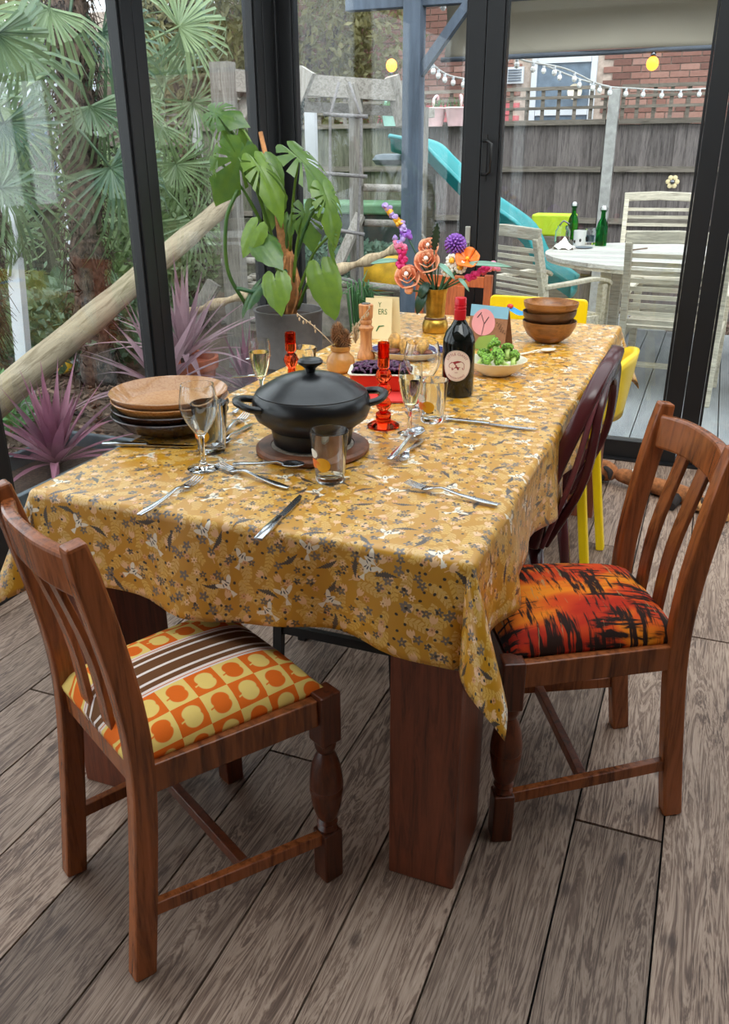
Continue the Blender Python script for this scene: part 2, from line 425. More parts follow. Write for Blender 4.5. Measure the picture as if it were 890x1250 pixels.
speckle('plate_brown', C(192, 146, 104), C(176, 126, 86), .12); speckle('plate_dark', C(66, 44, 36), C(46, 30, 26)); speckle('plate_rim', C(206, 150, 90), C(176, 118, 66))
def leopard():
    b = MatB('leopard_plush', .95); v = b.n('ShaderNodeTexVoronoi'); b.nt.links.new(b.coord(), v.inputs['Vector']); v.inputs['Scale'].default_value = 34
    d = X(b.nt, v.outputs['Distance']); n = b.noise(b.coord(), 40, 3); b.set('Base Color', b.mix(((d+(n-.5)*.5)-.45).inside(.1), C(200, 146, 92), C(48, 36, 30))); b.bump(n, .5, .005); M['leopard_plush'] = b.mat
leopard()
def ground_mat():
    b = MatB('garden_ground', .95, 0, .2); o = b.coord(); n = b.noise(o, 3, 5); f = b.noise(o, 40, 4, .7)
    b.set('Base Color', b.ramp(n*.4+f*.6, [(.3, C(62, 50, 44)), (.55, C(104, 88, 76)), (.75, C(140, 124, 110))])); b.bump(f, .9, .03); M['garden_ground'] = b.mat
ground_mat()

# ------------------------------------------------------------------ mesh helpers
class MB:
    def __init__(s): s.v = []; s.f = []; s.uv = None; s.sm = []
    def add(s, vs, fs, smooth=False):
        o = len(s.v); s.v += [tuple(p) for p in vs]; s.f += [tuple(i+o for i in f) for f in fs]; s.sm += [smooth]*len(fs); return s
    def box(s, c, d, rot=None, taper=1.0):
        hx, hy, hz = d[0]/2, d[1]/2, d[2]/2
        vs = [Vector((x*hx*(taper if z > 0 else 1), y*hy*(taper if z > 0 else 1), z*hz)) for z in (-1, 1) for x, y in ((-1, -1), (1, -1), (1, 1), (-1, 1))]
        if rot is not None: vs = [rot @ p for p in vs]
        c = Vector(c)
        return s.add([p+c for p in vs], [(3, 2, 1, 0), (4, 5, 6, 7), (0, 1, 5, 4), (1, 2, 6, 5), (2, 3, 7, 6), (3, 0, 4, 7)])
    def bar(s, a, b, wd, h, up=(0, 0, 1)):
        """a beam from a to b, wd across, h along up"""
        return s.sweep([a, b], [(wd, h)]*2, up)
    def sweep(s, pts, dims, up=(0, 0, 1), smooth=False):
        """rectangular section swept along points; dims (across, along up)"""
        pts = [Vector(p) for p in pts]; n = len(pts); vs = []
        if not isinstance(dims, list): dims = [dims]*n
        for i, p in enumerate(pts):
            t = (pts[min(i+1, n-1)]-pts[max(i-1, 0)]).normalized(); u = Vector(up); sd = t.cross(u)
            if sd.length < 1e-5: sd = t.cross(Vector((0, 1, .01)))
            sd.normalize(); u = sd.cross(t).normalized(); a, h = dims[i]
            vs += [p+sd*(k*a/2)+u*(l*h/2) for k, l in ((-1, -1), (1, -1), (1, 1), (-1, 1))]
        fs = [(3, 2, 1, 0), tuple(4*(n-1)+k for k in range(4))]
        for i in range(n-1):
            for k in range(4): fs.append((4*i+k, 4*i+(k+1) % 4, 4*i+4+(k+1) % 4, 4*i+4+k))
        return s.add(vs, fs, smooth)
    def tube(s, pts, r, n=8, caps=True, flat=1.0, smooth=True, up=None):
        pts = [Vector(p) for p in pts]; m = len(pts); R = r if isinstance(r, (list, tuple)) else [r]*m; vs = []
        ref = Vector(up) if up else Vector((.13, .21, 1)).normalized()
        prev = None
        for i, p in enumerate(pts):
            t = (pts[min(i+1, m-1)]-pts[max(i-1, 0)]).normalized()
            a = t.cross(prev if prev is not None else ref)
            if a.length < 1e-4: a = t.cross(Vector((1, .2, 0)))
            a.normalize(); b_ = a.cross(t).normalized(); prev = b_
            for k in range(n):
                g = 2*PI*k/n; vs.append(p+(a*math.cos(g)+b_*math.sin(g)*flat)*R[i])
        fs = [(i*n+k, i*n+(k+1) % n, (i+1)*n+(k+1) % n, (i+1)*n+k) for i in range(m-1) for k in range(n)]
        s.add(vs, fs, smooth)
        if caps: o = len(s.v)-len(vs); s.f += [tuple(o+k for k in reversed(range(n))), tuple(o+(m-1)*n+k for k in range(n))]; s.sm += [False, False]
        return s
    def lathe(s, prof, n=28, c=(0, 0, 0), sx=1.0, sy=1.0, smooth=True):
        """profile of (radius, height); radius 0 closes it"""
        c = Vector(c); vs = []; idx = []
        q = [prof[0]]; cut = set()
        for i in range(1, len(prof)-1):
            a0 = math.atan2(prof[i][1]-prof[i-1][1], prof[i][0]-prof[i-1][0]); a1 = math.atan2(prof[i+1][1]-prof[i][1], prof[i+1][0]-prof[i][0])
            q.append(prof[i])
            if abs((a1-a0+PI) % (2*PI)-PI) > .62 and prof[i][0] > 1e-6: cut.add(len(q)); q.append(prof[i])   # hard edge: the ring is doubled
        q.append(prof[-1]); prof = q
        for r, z in prof:
            if r < 1e-6: idx.append([len(vs)]*n); vs.append(c+Vector((0, 0, z)))
            else:
                idx.append(list(range(len(vs), len(vs)+n))); vs += [c+Vector((r*sx*math.cos(2*PI*k/n), r*sy*math.sin(2*PI*k/n), z)) for k in range(n)]
        fs = []
        for i in range(len(prof)-1):
            if i+1 in cut: continue
            a, b_ = idx[i], idx[i+1]
            for k in range(n):
                q = [a[k], a[(k+1) % n], b_[(k+1) % n], b_[k]]; q2 = []
                for t in q:
                    if t not in q2: q2.append(t)
                if len(q2) > 2: fs.append(tuple(q2))
        return s.add(vs, fs, smooth)
    def prism(s, poly, th, mat=None):
        """polygon in XY extruded along Z by th, placed by a matrix"""
        n = len(poly); vs = [Vector((x, y, 0)) for x, y in poly]+[Vector((x, y, th)) for x, y in poly]
        if mat is not None: vs = [mat @ p for p in vs]
        return s.add(vs, [tuple(reversed(range(n))), tuple(range(n, 2*n))]+[(k, (k+1) % n, n+(k+1) % n, n+k) for k in range(n)])
    def grid(s, fn, nu, nv, smooth=True, skip=None):
        vs = [fn(i/nu, j/nv) for j in range(nv+1) for i in range(nu+1)]
        fs = [(j*(nu+1)+i, j*(nu+1)+i+1, (j+1)*(nu+1)+i+1, (j+1)*(nu+1)+i) for j in range(nv) for i in range(nu) if not (skip and skip(i, j))]
        return s.add(vs, fs, smooth)
    def ball(s, c, r, n=10, m=6, sc=(1, 1, 1), jit=0.0, rot=None):
        c = Vector(c); P = []
        for j in range(m+1):
            a = PI*j/m; 
            P.append((math.sin(a)*r, -math.cos(a)*r))
        P[0] = (0, -r); P[-1] = (0, r); o = len(s.v); s.lathe(P, n)
        for i in range(o, len(s.v)):
            p = Vector(s.v[i]); 
            if jit: p *= 1+random.uniform(-jit, jit)
            p = Vector((p.x*sc[0], p.y*sc[1], p.z*sc[2]))
            if rot is not None: p = rot @ p
            s.v[i] = tuple(p+c)
        return s
    def mesh(s, name):
        me = bpy.data.meshes.new(name); me.from_pydata(s.v, [], s.f)
        me.polygons.foreach_set('use_smooth', s.sm); me.update(); return me
    def build(s, name, mat, parent=None, loc=None, bevel=0.0, sub=0):
        me = s.mesh(name); me.materials.append(M[mat]); o = obj(name, me, parent, loc)
        if bevel:
            m = o.modifiers.new('b', 'BEVEL'); m.width = bevel; m.segments = 2; m.limit_method = 'ANGLE'; m.angle_limit = .6
        if sub:
            m = o.modifiers.new('s', 'SUBSURF'); m.levels = sub; m.render_levels = sub
        return o
def obj(name, me, parent=None, loc=None, mtx=None):
    o = bpy.data.objects.new(name, me); COL.objects.link(o); o.parent = parent
    if loc is not None: o.location = loc
    if mtx is not None: o.matrix_local = mtx
    return o
def tag(o, label=None, cat=None, group=None, kind=None):
    if label: o['label'] = label
    if cat: o['category'] = cat
    if group: o['group'] = group
    if kind: o['kind'] = kind
    return o
def thing(name, label, cat, loc=(0, 0, 0), rz=0.0, group=None):
    o = bpy.data.objects.new(name, None); COL.objects.link(o); o.location = loc; o.rotation_euler = (0, 0, rz); o.empty_display_size = .05
    return tag(o, label, cat, group)
def struct(o): o['kind'] = 'structure'; return o
def croot(name): 
    o = bpy.data.objects.new(name, None); COL.objects.link(o); o['kind'] = 'structure'; return o
def copy_tree(o, parent=None):
    c = o.copy(); COL.objects.link(c); c.parent = parent
    for ch in list(o.children): copy_tree(ch, c)
    return c
def frame(pos, fwd, up=(0, 0, 1), s=1.0):
    """matrix whose Y is fwd and Z is near up"""
    y = Vector(fwd).normalized(); x = y.cross(Vector(up))
    if x.length < 1e-4: x = y.cross(Vector((1, 0, 0)))
    x.normalize(); z = x.cross(y)
    return Matrix(((x.x*s, y.x*s, z.x*s, pos[0]), (x.y*s, y.y*s, z.y*s, pos[1]), (x.z*s, y.z*s, z.z*s, pos[2]), (0, 0, 0, 1)))
def rotz(a): return Matrix.Rotation(a, 3, 'Z')
def bez(p, n=10):
    """smooth curve through points (Catmull-Rom)"""
    P = [Vector(q) for q in p]; P = [P[0]*2-P[1]]+P+[P[-1]*2-P[-2]]; out = []
    for i in range(1, len(P)-2):
        for k in range(n):
            t = k/n; a, b_, c, d = P[i-1:i+3]
            out.append(.5*((2*b_)+(c-a)*t+(2*a-5*b_+4*c-d)*t*t+(3*b_-a-3*c+d)*t**3))
    return out+[P[-2]]

# ================================================================== THE SETTING
BACK, LEFT, TOPZ = 4.20, -2.15, 2.36
# ---- floor of wide oak planks
fl = struct(MB().box((.55, .85, -.035), (5.5, 6.8, .03)).build('floor', 'floor_gap'))
PW = .191; joints = {0: 1.568, -4: 1.53, 1: 2.505, -8: 1.52, -1: 3.1, -2: .25, -3: 2.35, -5: .45, -6: 2.6, -7: .7}
plank_cache = {}
for k in range(-11, 17):
    x0 = -.113+PW*k; j = joints.get(k, random.uniform(.3, 2.3)); ys = [-2.5, j-2.15, j, j+2.15, 4.16]
    ys = sorted(set([-2.5, 4.16]+[y for y in ys if -2.4 < y < 4.1]))
    for a, b_ in zip(ys, ys[1:]):
        L = round(b_-a-.007, 3)
        if L not in plank_cache:
            m = MB().box((0, 0, -.011), (PW-.0045, L, .022)).mesh('plank'); m.materials.append(M['oak_floor']); plank_cache[L] = m
        p = obj('plank', plank_cache[L], fl, (x0+PW/2, (a+b_)/2, random.uniform(-.0006, .0006)))
# ---- walls behind the camera, ceiling with an unseen roof light, added and enlarged to brighten the table
struct(MB().box((3.28, .85, 1.2), (.12, 6.9, 2.5)).build('wall_right', 'wall_taupe'))
struct(MB().box((.55, -2.62, 1.2), (5.6, .12, 2.5)).build('wall_rear', 'wall_taupe'))
cl = MB(); SKX0, SKX1, SKY0, SKY1 = -1.95, 2.2, .75, 4.02
for (x0, x1, y0, y1) in ((-2.3, SKX0, -2.6, 4.3), (SKX1, 3.3, -2.6, 4.3), (SKX0, SKX1, -2.6, SKY0), (SKX0, SKX1, SKY1, 4.3)):
    cl.box(((x0+x1)/2, (y0+y1)/2, 2.52), (x1-x0, y1-y0, .14))
struct(cl.build('ceiling', 'white_paint'))
sk = croot('window_roof')
MB().box(((SKX0+SKX1)/2, (SKY0+SKY1)/2, 2.60), (SKX1-SKX0-.1, SKY1-SKY0-.1, .012)).build('pane', 'window_glass', sk)
fm = MB()
for x in (SKX0+.03, SKX0+1.4, SKX1-1.4, SKX1-.03): fm.box((x, (SKY0+SKY1)/2, 2.60), (.06, SKY1-SKY0, .08))
for y in (SKY0+.03, SKY1-.03): fm.box(((SKX0+SKX1)/2, y, 2.60), (SKX1-SKX0-.12, .06, .08))
fm.build('window_frame', 'frame_black', sk)
# ---- black aluminium glazing: each panel has stiles, rails and its pane
nwin = [0]
def panel(a, b_, along, st=.0825, sash=True):
    nwin[0] += 1; r = croot('window_%d' % nwin[0])
    def P(t, off, z): return (t, BACK+off, z) if along == 'x' else (LEFT+off, t, z)
    def D(l, d, h): return (l, d, h) if along == 'x' else (d, l, h)
    dep = .065
    for t in (a+st/2, b_-st/2):
        MB().box(P(t, 0, TOPZ/2), D(st-.003, dep, TOPZ)).build('stile', 'frame_black', r, bevel=.003)
    m = (a+b_)/2; wd = b_-a-2*st
    MB().box(P(m, 0, .05), D(wd, dep, .09)).build('bottom_rail', 'frame_black', r, bevel=.003)
    MB().box(P(m, 0, TOPZ-.06), D(wd, dep, .12)).build('top_rail', 'frame_black', r, bevel=.003)
    bd = MB()                                              # glazing bead
    for t in (a+st+.006, b_-st-.006): bd.box(P(t, 0, TOPZ/2), D(.011, .045, TOPZ-.22))
    bd.build('glazing_bead', 'frame_black', r)
    MB().box(P(m, 0, TOPZ/2), D(wd, .012, TOPZ-.2)).build('pane', 'window_glass', r)
    return r
bx = [-2.1155, -1.0735, -.0305, 1.0125, 2.0555, 3.0985]; bp = []
for a, b_ in zip(bx, bx[1:]): bp.append(panel(a, b_, 'x'))
ly = [4.035, 3.010, 1.985, .960, -.065, -1.09, -2.115]
for b_, a in zip(ly, ly[1:]): panel(a, b_, 'y', .0715)
cp = croot('trim_1')                                        # corner post, stepped profile
for i, (x, y, dx, dy) in enumerate(((-2.16, 4.205, .085, .085), (-2.115, 4.16, .03, .05), (-2.15, 4.10, .07, .125), (-2.20, 4.12, .05, .17))):
    MB().box((x, y, TOPZ/2), (dx, dy, TOPZ)).build('post_section', 'frame_black', cp, bevel=.003)
struct(MB().box((.5, BACK, .003), (5.2, .14, .010)).build('trim_2', 'frame_black'))
struct(MB().box((LEFT, 1.0, .003), (.14, 6.3, .010)).build('trim_3', 'frame_black'))
struct(MB().box((.5, BACK, 2.42), (5.4, .12, .12)).build('trim_4', 'frame_black')); struct(MB().box((LEFT, .8, 2.42), (.12, 6.7, .12)).build('trim_5', 'frame_black'))
# door furniture
h = px(590, 172, Y=4.16); h2 = px(590, 213, Y=4.16); hx = -1.040
MB().tube([(hx-.022, 4.165, h.z), (hx+.005, 4.13, h.z), (hx+.025, 4.125, h.z-.012), (hx+.025, 4.125, h2.z+.012), (hx+.005, 4.13, h2.z), (hx-.022, 4.165, h2.z)], .0065, 8).build('door_handle', 'black_paint', bp[1])
MB().box((hx-.012, 4.165, (h.z+h2.z)/2), (.018, .008, .20)).build('handle_plate', 'black_paint', bp[1])
k = px(571, 292, Y=4.16)
MB().box((-1.118, 4.163, k.z), (.026, .009, .12)).build('lock_plate', 'plug_silver', bp[0], bevel=.004)
MB().tube([(-1.118, 4.16, k.z-.02), (-1.118, 4.135, k.z-.02), (-1.118, 4.130, k.z-.10)], .009, 8).build('lever_handle', 'plug_silver', bp[0])

# ================================================================== THE GARDEN
GZ = -.12
struct(MB().box((-2, 8, GZ-.05), (40, 36, .1)).build('ground', 'garden_ground'))
dk = struct(MB().box((.7, 6.0, -.075), (5.0, 3.4, .07)).build('deck', 'box_dark'))
dm = MB().box((0, 0, -.0125), (.141, 3.4, .025)).mesh('deck_board'); dm.materials.append(M['deck_grey'])
x = -1.75
while x < 3.15:
    obj('deck_board', dm, dk, (x+.0735, 6.0, 0)); x += .147
struct(MB().box((-1.9, 9.0, -.105), (3.2, 3.0, .03)).build('paving', 'concrete'))

# ---- fences: closeboard panels, rails and trellis between concrete posts
FY = 9.0
board_mesh = {}
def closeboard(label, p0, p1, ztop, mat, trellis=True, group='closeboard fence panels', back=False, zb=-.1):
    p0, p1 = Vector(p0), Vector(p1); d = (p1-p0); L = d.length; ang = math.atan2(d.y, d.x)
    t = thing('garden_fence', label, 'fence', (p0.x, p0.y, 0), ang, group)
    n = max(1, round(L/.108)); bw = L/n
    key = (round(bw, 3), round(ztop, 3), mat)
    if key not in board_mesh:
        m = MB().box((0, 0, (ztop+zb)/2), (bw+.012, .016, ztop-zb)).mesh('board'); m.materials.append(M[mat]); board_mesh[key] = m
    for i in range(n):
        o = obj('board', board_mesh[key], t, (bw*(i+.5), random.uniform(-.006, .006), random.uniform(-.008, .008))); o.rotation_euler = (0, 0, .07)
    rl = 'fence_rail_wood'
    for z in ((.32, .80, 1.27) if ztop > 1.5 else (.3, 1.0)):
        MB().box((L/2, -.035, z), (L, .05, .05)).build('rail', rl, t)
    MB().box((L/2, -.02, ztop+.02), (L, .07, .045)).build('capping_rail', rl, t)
    if trellis:
        tz = ztop+.045; th = .27
        sm = MB().box((0, 0, tz+th/2), (.034, .014, th)).mesh('trellis_slat'); sm.materials.append(M[rl]); 
        k = max(2, round(L/.15))
        for i in range(k+1): obj('trellis_slat', sm, t, (min(L-.02, max(.02, L*i/k)), -.02, 0))
        for q in (.10, .19): MB().box((L/2, -.034, tz+q), (L, .014, .026)).build('trellis_rail', rl, t)
        MB().box((L/2, -.03, tz+th), (L, .035, .03)).build('trellis_cap', rl, t)
    return t
FT = 1.665
posts = [(-7.4), (-5.6), (-3.0), (-1.055), (.85), (2.7)]
labs = ['weathered grey fence panel furthest along behind the palm', 'green-stained fence panel behind the climbing frame', 'fence panel with trellis behind the slide',
        'weathered grey fence panel behind the garden table bottles', 'fence panel with a flower ornament right of the concrete post', ]
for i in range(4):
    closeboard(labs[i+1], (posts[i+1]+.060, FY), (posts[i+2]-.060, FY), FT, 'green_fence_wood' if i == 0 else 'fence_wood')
for i, xx in enumerate(posts[1:]):
    tag(MB().box((xx, FY-.02, .93), (.10, .10, 2.06)).build('fence_post', 'concrete', bevel=.006),
        ['concrete fence post near the palms', 'concrete fence post behind the climbing frame', 'pale concrete fence post beside the trellis behind the table', 'concrete fence post behind the door frame', 'concrete fence post at the far end'][i], 'post', 'concrete fence posts')
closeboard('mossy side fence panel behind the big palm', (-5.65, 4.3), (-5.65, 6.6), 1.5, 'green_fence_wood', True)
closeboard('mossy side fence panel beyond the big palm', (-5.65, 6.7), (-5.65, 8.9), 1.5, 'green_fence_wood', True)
# flower ornament on the fence
p = px(821, 222, Y=FY-.06)
o = thing('fence_ornament', 'small cream flower ornament on the fence', 'ornament', p)
for i in range(6):
    a = i*PI/3; MB().ball((.04*math.cos(a), 0, .04*math.sin(a)), .024, 8, 4, (1, .3, 1)).build('petal', 'card_cream', o)
MB().ball((0, -.01, 0), .022, 8, 4, (1, .5, 1)).build('flower_centre', 'steel_dark', o)

# ---- brick house behind the fence
HY = 12.0
hw = struct(MB().box((-2.0, HY+.12, 1.65), (16, .2, 3.5)).build('wall_house', 'mortar'))
BL, BH = .226, .075
bm_ = MB().box((0, 0, 0), (.214, .03, .064)).mesh('brick'); bm_.materials.append(M['brick_red'])
bpk = MB().box((0, 0, 0), (.214, .03, .064)).mesh('brick_painted'); bpk.materials.append(M['brick_pink'])
WX0, WX1, WZ0, WZ1 = -2.46, -1.66, 1.55, 2.52
cand = []
for r_ in range(14, 45):
    z = r_*BH+.04
    for c_ in range(-40, 24):
        x = c_*BL+(BL/2 if r_ % 2 else 0)
        if -8 < x < 3 and not (WX0-.15 < x < WX1+.15 and WZ0-.05 < z < WZ1+.05): cand.append((x, z))
def seen(q):
    x, z = q; v = Vector((x, HY, z))-CAM; d = v.dot(_f); u = 445+F_PX*v.dot(_r)/d; vv = 625-F_PX*v.dot(_u)/d
    return (430 < u < 575 or 610 < u < 868) and 62 < vv < 152
vis = [q for q in cand if seen(q)]; random.shuffle(vis); vis = vis[:300]; vs_ = set(vis)
for (x, z) in vis: obj('brick', bpk if (z < 2.06 and x < WX0) else bm_, hw, (x, HY+.012, z))
rest = MB(); rp = MB()
for (x, z) in cand:
    if (x, z) not in vs_: (rp if (z < 2.06 and x < WX0) else rest).box((x, HY+.012, z), (.214, .03, .064))
tag(rest.build('brickwork', 'brick_red', hw), kind='stuff'); tag(rp.build('painted_brickwork', 'brick_pink', hw), kind='stuff')
hwn = croot('window_house')
MB().box(((WX0+WX1)/2, HY+.004, (WZ0+WZ1)/2), (WX1-WX0, .02, WZ1-WZ0)).build('pane', 'window_dark', hwn)
for x in (WX0+.03, WX1-.03): MB().box((x, HY, (WZ0+WZ1)/2), (.07, .08, WZ1-WZ0)).build('window_frame', 'upvc', hwn)
for z in (WZ0+.03, 1.90, WZ1-.03): MB().box(((WX0+WX1)/2, HY, z), (WX1-WX0-.14, .075, .06 if z != 1.90 else .07)).build('window_rail', 'upvc', hwn)
p = px(629, 92, Y=HY-.03)
o = thing('wall_vent', 'square white vent with louvres on the brick wall', 'vent', p)
MB().box((0, 0, 0), (.22, .04, .19)).build('vent_frame', 'upvc', o)
for i in range(5): MB().box((0, -.028, -.06+i*.03), (.17, .02, .012)).build('louvre', 'roof_grey', o)
p = px(702, 112, Y=HY-.12)
o = thing('satellite_dish', 'small cream satellite dish by the house window', 'satellite dish', p)
MB().lathe([(0, 0), (.05, .008), (.09, .03), (.09, .035), (.05, .014), (0, .008)], 16).build('dish', 'ceramic_cream', o).rotation_euler = (PI/2, 0, 0)
MB().tube([(0, .02, 0), (0, .12, -.08)], .012, 6).build('arm', 'steel_dark', o)
# low white house far left
lh = thing('neighbour_house', 'low white rendered house with grey roof edge behind the palm', 'house', (-10.4, 9.6, 0), .75)
MB().box((0, 0, 1.25), (4.6, 2.0, 2.8)).build('wall', 'render_white', lh)
MB().box((0, 0, 2.76), (4.9, 2.3, .24)).build('roof', 'roof_grey', lh)
MB().box((1.2, -1.02, 1.25), (.9, .06, 1.2)).build('window', 'window_dark', lh)
MB().box((-1.4, -1.02, 1.0), (.85, .06, 1.9)).build('door', 'roof_grey', lh)

# ---- pergola with a hanging fabric blind
pg = thing('pergola', 'blue-grey timber pergola post, beam and brace outside the doors', 'pergola', (0, 0, 0))
PY = 5.25
MB().box((-1.775, PY, 1.2), (.105, .105, 2.66)).build('post', 'pergola_blue', pg, bevel=.004)
MB().box((2.9, PY, 1.2), (.105, .105, 2.66)).build('post', 'pergola_blue', pg, bevel=.004)
MB().box((.5, PY+.02, 2.33), (5.4, .07, .30)).build('beam', 'pergola_blue', pg, bevel=.004)
MB().bar((-1.74, PY, 1.84), (-1.44, PY, 2.20), .06, .05).build('brace', 'pergola_blue', pg)
for i in range(7): MB().box((-1.75+i*.75, PY+1.3, 2.55), (.05, 3.0, .12)).build('rafter', 'pergola_blue', pg)
for xx in (-1.775, 2.9): MB().box((xx, PY+2.7, 1.2), (.1, .1, 2.66)).build('post', 'pergola_blue', pg, bevel=.004) if xx > 0 else None
MB().box((.5, PY+2.7, 2.40), (5.4, .07, .16)).build('beam', 'pergola_blue', pg)
def blind(u, v):
    x = -1.62+u*4.4; s = 1-v
    return (x, PY+.10+.022*math.sin(x*5.3+v*2)*v+.05*math.sin(PI*v), 2.22-.30*v-.01*math.sin(x*2.1)*v)
bl = thing('fabric_blind', 'taupe fabric blind hanging below the pergola beam', 'blind', (0, 0, 0))
o = MB().grid(blind, 60, 10).build('blind_cloth', 'blind_weave', bl); sm_ = o.modifiers.new('s', 'SOLIDIFY'); sm_.thickness = .004
MB().tube([(-1.64, PY+.10, 1.915), (2.8, PY+.10, 1.915)], .014, 8).build('bottom_bar', 'roof_grey', bl)

# ---- festoon strings: white globes on a thin wire
def festoon(label, pts, n, amber=()):
    t = thing('string_lights', label, 'string lights', (0, 0, 0), 0, 'festoon strings'); P = bez(pts, 8)
    MB().tube(P, .006, 5).build('cable', 'wire', t)
    for i in range(n):
        q = P[min(len(P)-1, int((i+.5)/n*(len(P)-1)))]
        b_ = MB().ball((q.x, q.y, q.z-.038), .018, 8, 5, (1, 1, 1.15)).build('bulb', 'bulb_white', t)
        MB().tube([(q.x, q.y, q.z), (q.x, q.y, q.z-.028)], .010, 6).build('socket', 'upvc', b_)
festoon('string of white globe lights sagging across the brick wall', [px(612, 60, Y=5.45), px(640, 74, Y=5.9), px(690, 84, Y=6.4), px(735, 104, Y=6.9), px(775, 108, Y=7.3), px(820, 110, Y=7.6), px(866, 108, Y=7.8)], 12)
festoon('second string of globe lights dipping before the house window', [px(655, 75, Y=6.6), px(680, 86, Y=6.8), px(712, 98, Y=7.0), px(745, 106, Y=7.2)], 4)
festoon('string of globe lights falling from the pergola post', [px(522, 70, Y=5.9), px(532, 82, Y=6.1), px(548, 92, Y=6.3), px(572, 97, Y=6.5)], 6)
festoon('short string of globe lights under the pergola beam', [px(538, -5, Y=5.4), px(552, 12, Y=5.6), px(572, 26, Y=5.8)], 3)
for (p, s, lab) in ((Vector((px(797, 74, Y=PY+.1).x, PY+.10, 1.852)), .032, 'added amber glow under the fabric blind standing in for a lamp reflection'), (Vector(px(478, 80, Y=6.85)), .042, 'added amber glow on the climbing frame beam standing in for a lamp reflection')):  # lamp reflections in the panes, built as added glowing globes outdoors
    t = thing('amber_reflection', lab, 'bulb', p, 0, 'amber glows standing in for lamp reflections')
    MB().ball((0, 0, 0), s, 12, 8, (1, 1, 1.1)).build('globe', 'reflection_amber', t); up = 1 if p.y < 6 else -1; MB().tube([(0, 0, s*up), (0, 0, up*(s+.022))], .014, 8).build('cap', 'steel_dark', t)

# ---- wall planters hung on the trellis
def hang_planter(label, u, v, wd, mat):
    p = px(u, v, Y=FY-.14); t = thing('hanging_planter', label, 'planter', p, 0, 'planters hung on the trellis')
    body = MB()
    for s in ((-1, 1) if wd > .3 else (0,)):
        body.lathe([(0, -.12), (.075, -.12), (.105, .03), (.115, .04), (.105, .05), (.09, .04), (.065, -.1), (0, -.1)], 14, (s*wd*.25, 0, 0))
    body.build('pot', mat, t)
    for s in (-1, 1): MB().tube(bez([(s*wd*.32, .03, .04), (s*wd*.34, .06, .13), (s*wd*.28, .1, .16), (s*wd*.28, .115, .10)], 4), .014, 6).build('hook', mat, t)
    g = MB()
    for i in range(40):
        a = random.uniform(0, 6.28); x = random.uniform(-wd*.4, wd*.4); g.tube([(x, 0, .02), (x+.03*math.cos(a), .03*math.sin(a), random.uniform(.08, .15))], [.006, .001], 4)
    g.build('greenery', 'fern_green', t)
hang_planter('pale pink double planter hung on the trellis', 544, 138, .42, 'pale_pink')
hang_planter('mint green planter hung on the trellis', 478, 138, .24, 'mint')

# ---- teal slide: moulded chute swept down from the climbing tower
sl = thing('slide', 'teal plastic wavy slide in front of the fence', 'slide', (0, 0, 0))
path = bez([px(500, 172, Y=7.4)+Vector((-.1, 0, -.03)), px(524, 186, Y=7.4), px(545, 205, Y=7.35), px(580, 240, Y=7.3), px(612, 262, Y=7.25), px(645, 288, Y=7.2), px(665, 325, Y=7.2), px(700, 352, Y=7.2)], 6)
def chute(u, v):
    i = min(len(path)-1, int(v*(len(path)-1)+.5)); c = path[i]; s = (u-.5)*2
    prof = [(-.26, .10), (-.23, .115), (-.20, .10), (-.185, 0), (-.1, -.015), (0, -.02), (.1, -.015), (.185, 0), (.20, .10), (.23, .115), (.26, .10)]
    q = prof[int(round(u*10))]
    return (c.x, c.y+q[0], c.z+q[1]-.05)
o = MB().grid(chute, 10, len(path)-1).build('chute', 'slide_teal', sl); m_ = o.modifiers.new('s', 'SOLIDIFY'); m_.thickness = .02
MB().bar(px(548, 196, Y=7.62), px(569, 222, Y=7.62), .03, .05).build('handrail', 'grey_timber', sl)
MB().ball(px(555, 202, Y=7.58), .035, 8, 5).build('handrail_wrap', 'purple', sl)
for Y in (7.1, 7.5): MB().bar((-2.36, Y, GZ), (-2.36, Y, 1.36), .06, .06, (0, 1, 0)).build('support', 'fence_rail_wood', sl)

# ---- climbing frame: posts, beam, braces, rungs
cf = thing('climbing_frame', 'weathered grey timber climbing frame with top beam and braces', 'climbing frame', (0, 0, 0))
A = px(268, 88, Y=5.7); A2 = px(268, 88, Y=5.7); B = px(500, 112, Y=6.9)
def ztrim(p, z): return (p.x, p.y, z)
zb = (A.z+B.z)/2
pL = px(282, 250, Y=5.7)
MB().bar((pL.x, 5.7, GZ), (pL.x, 5.7, A.z+.06), .15, .10, (0, 1, 0)).build('post', 'grey_timber', cf)
def along(t, dz=0.0): 
    q = Vector((pL.x, 5.7, A.z-.02)).lerp(B, t); q.z += dz; return q
MB().bar(along(-.03, -.03), along(1.03, -.0), .07, .14).build('beam', 'grey_beam', cf)
MB().bar(along(0, -.17)+Vector((.1, .35, 0)), along(1, -.14)+Vector((.1, .3, 0)), .05, .07).build('rear_beam', 'grey_beam', cf)
p2 = px(434, 105, Y=6.55); p2b = px(440, 345, Y=6.55)
MB().bar((p2.x, 6.55, GZ), (p2.x+.0, 6.55, 1.88), .09, .07, (0, 1, 0)).build('post', 'grey_timber', cf)
MB().bar(px(427, 102, Y=6.45), px(436, 138, Y=6.5), .08, .06, (0, 1, 0)).build('brace', 'grey_timber', cf)
MB().bar(px(478, 93, Y=6.75), px(492, 152, Y=6.85), .10, .07, (0, 1, 0)).build('brace', 'grey_timber', cf)
MB().bar(px(376, 85, Y=6.0), px(356, 135, Y=6.0), .11, .06, (0, 1, 0)).build('brace', 'grey_timber', cf)
MB().bar(px(286, 112, Y=5.85), px(300, 100, Y=5.95), .10, .06, (0, 1, 0)).build('brace', 'grey_timber', cf)
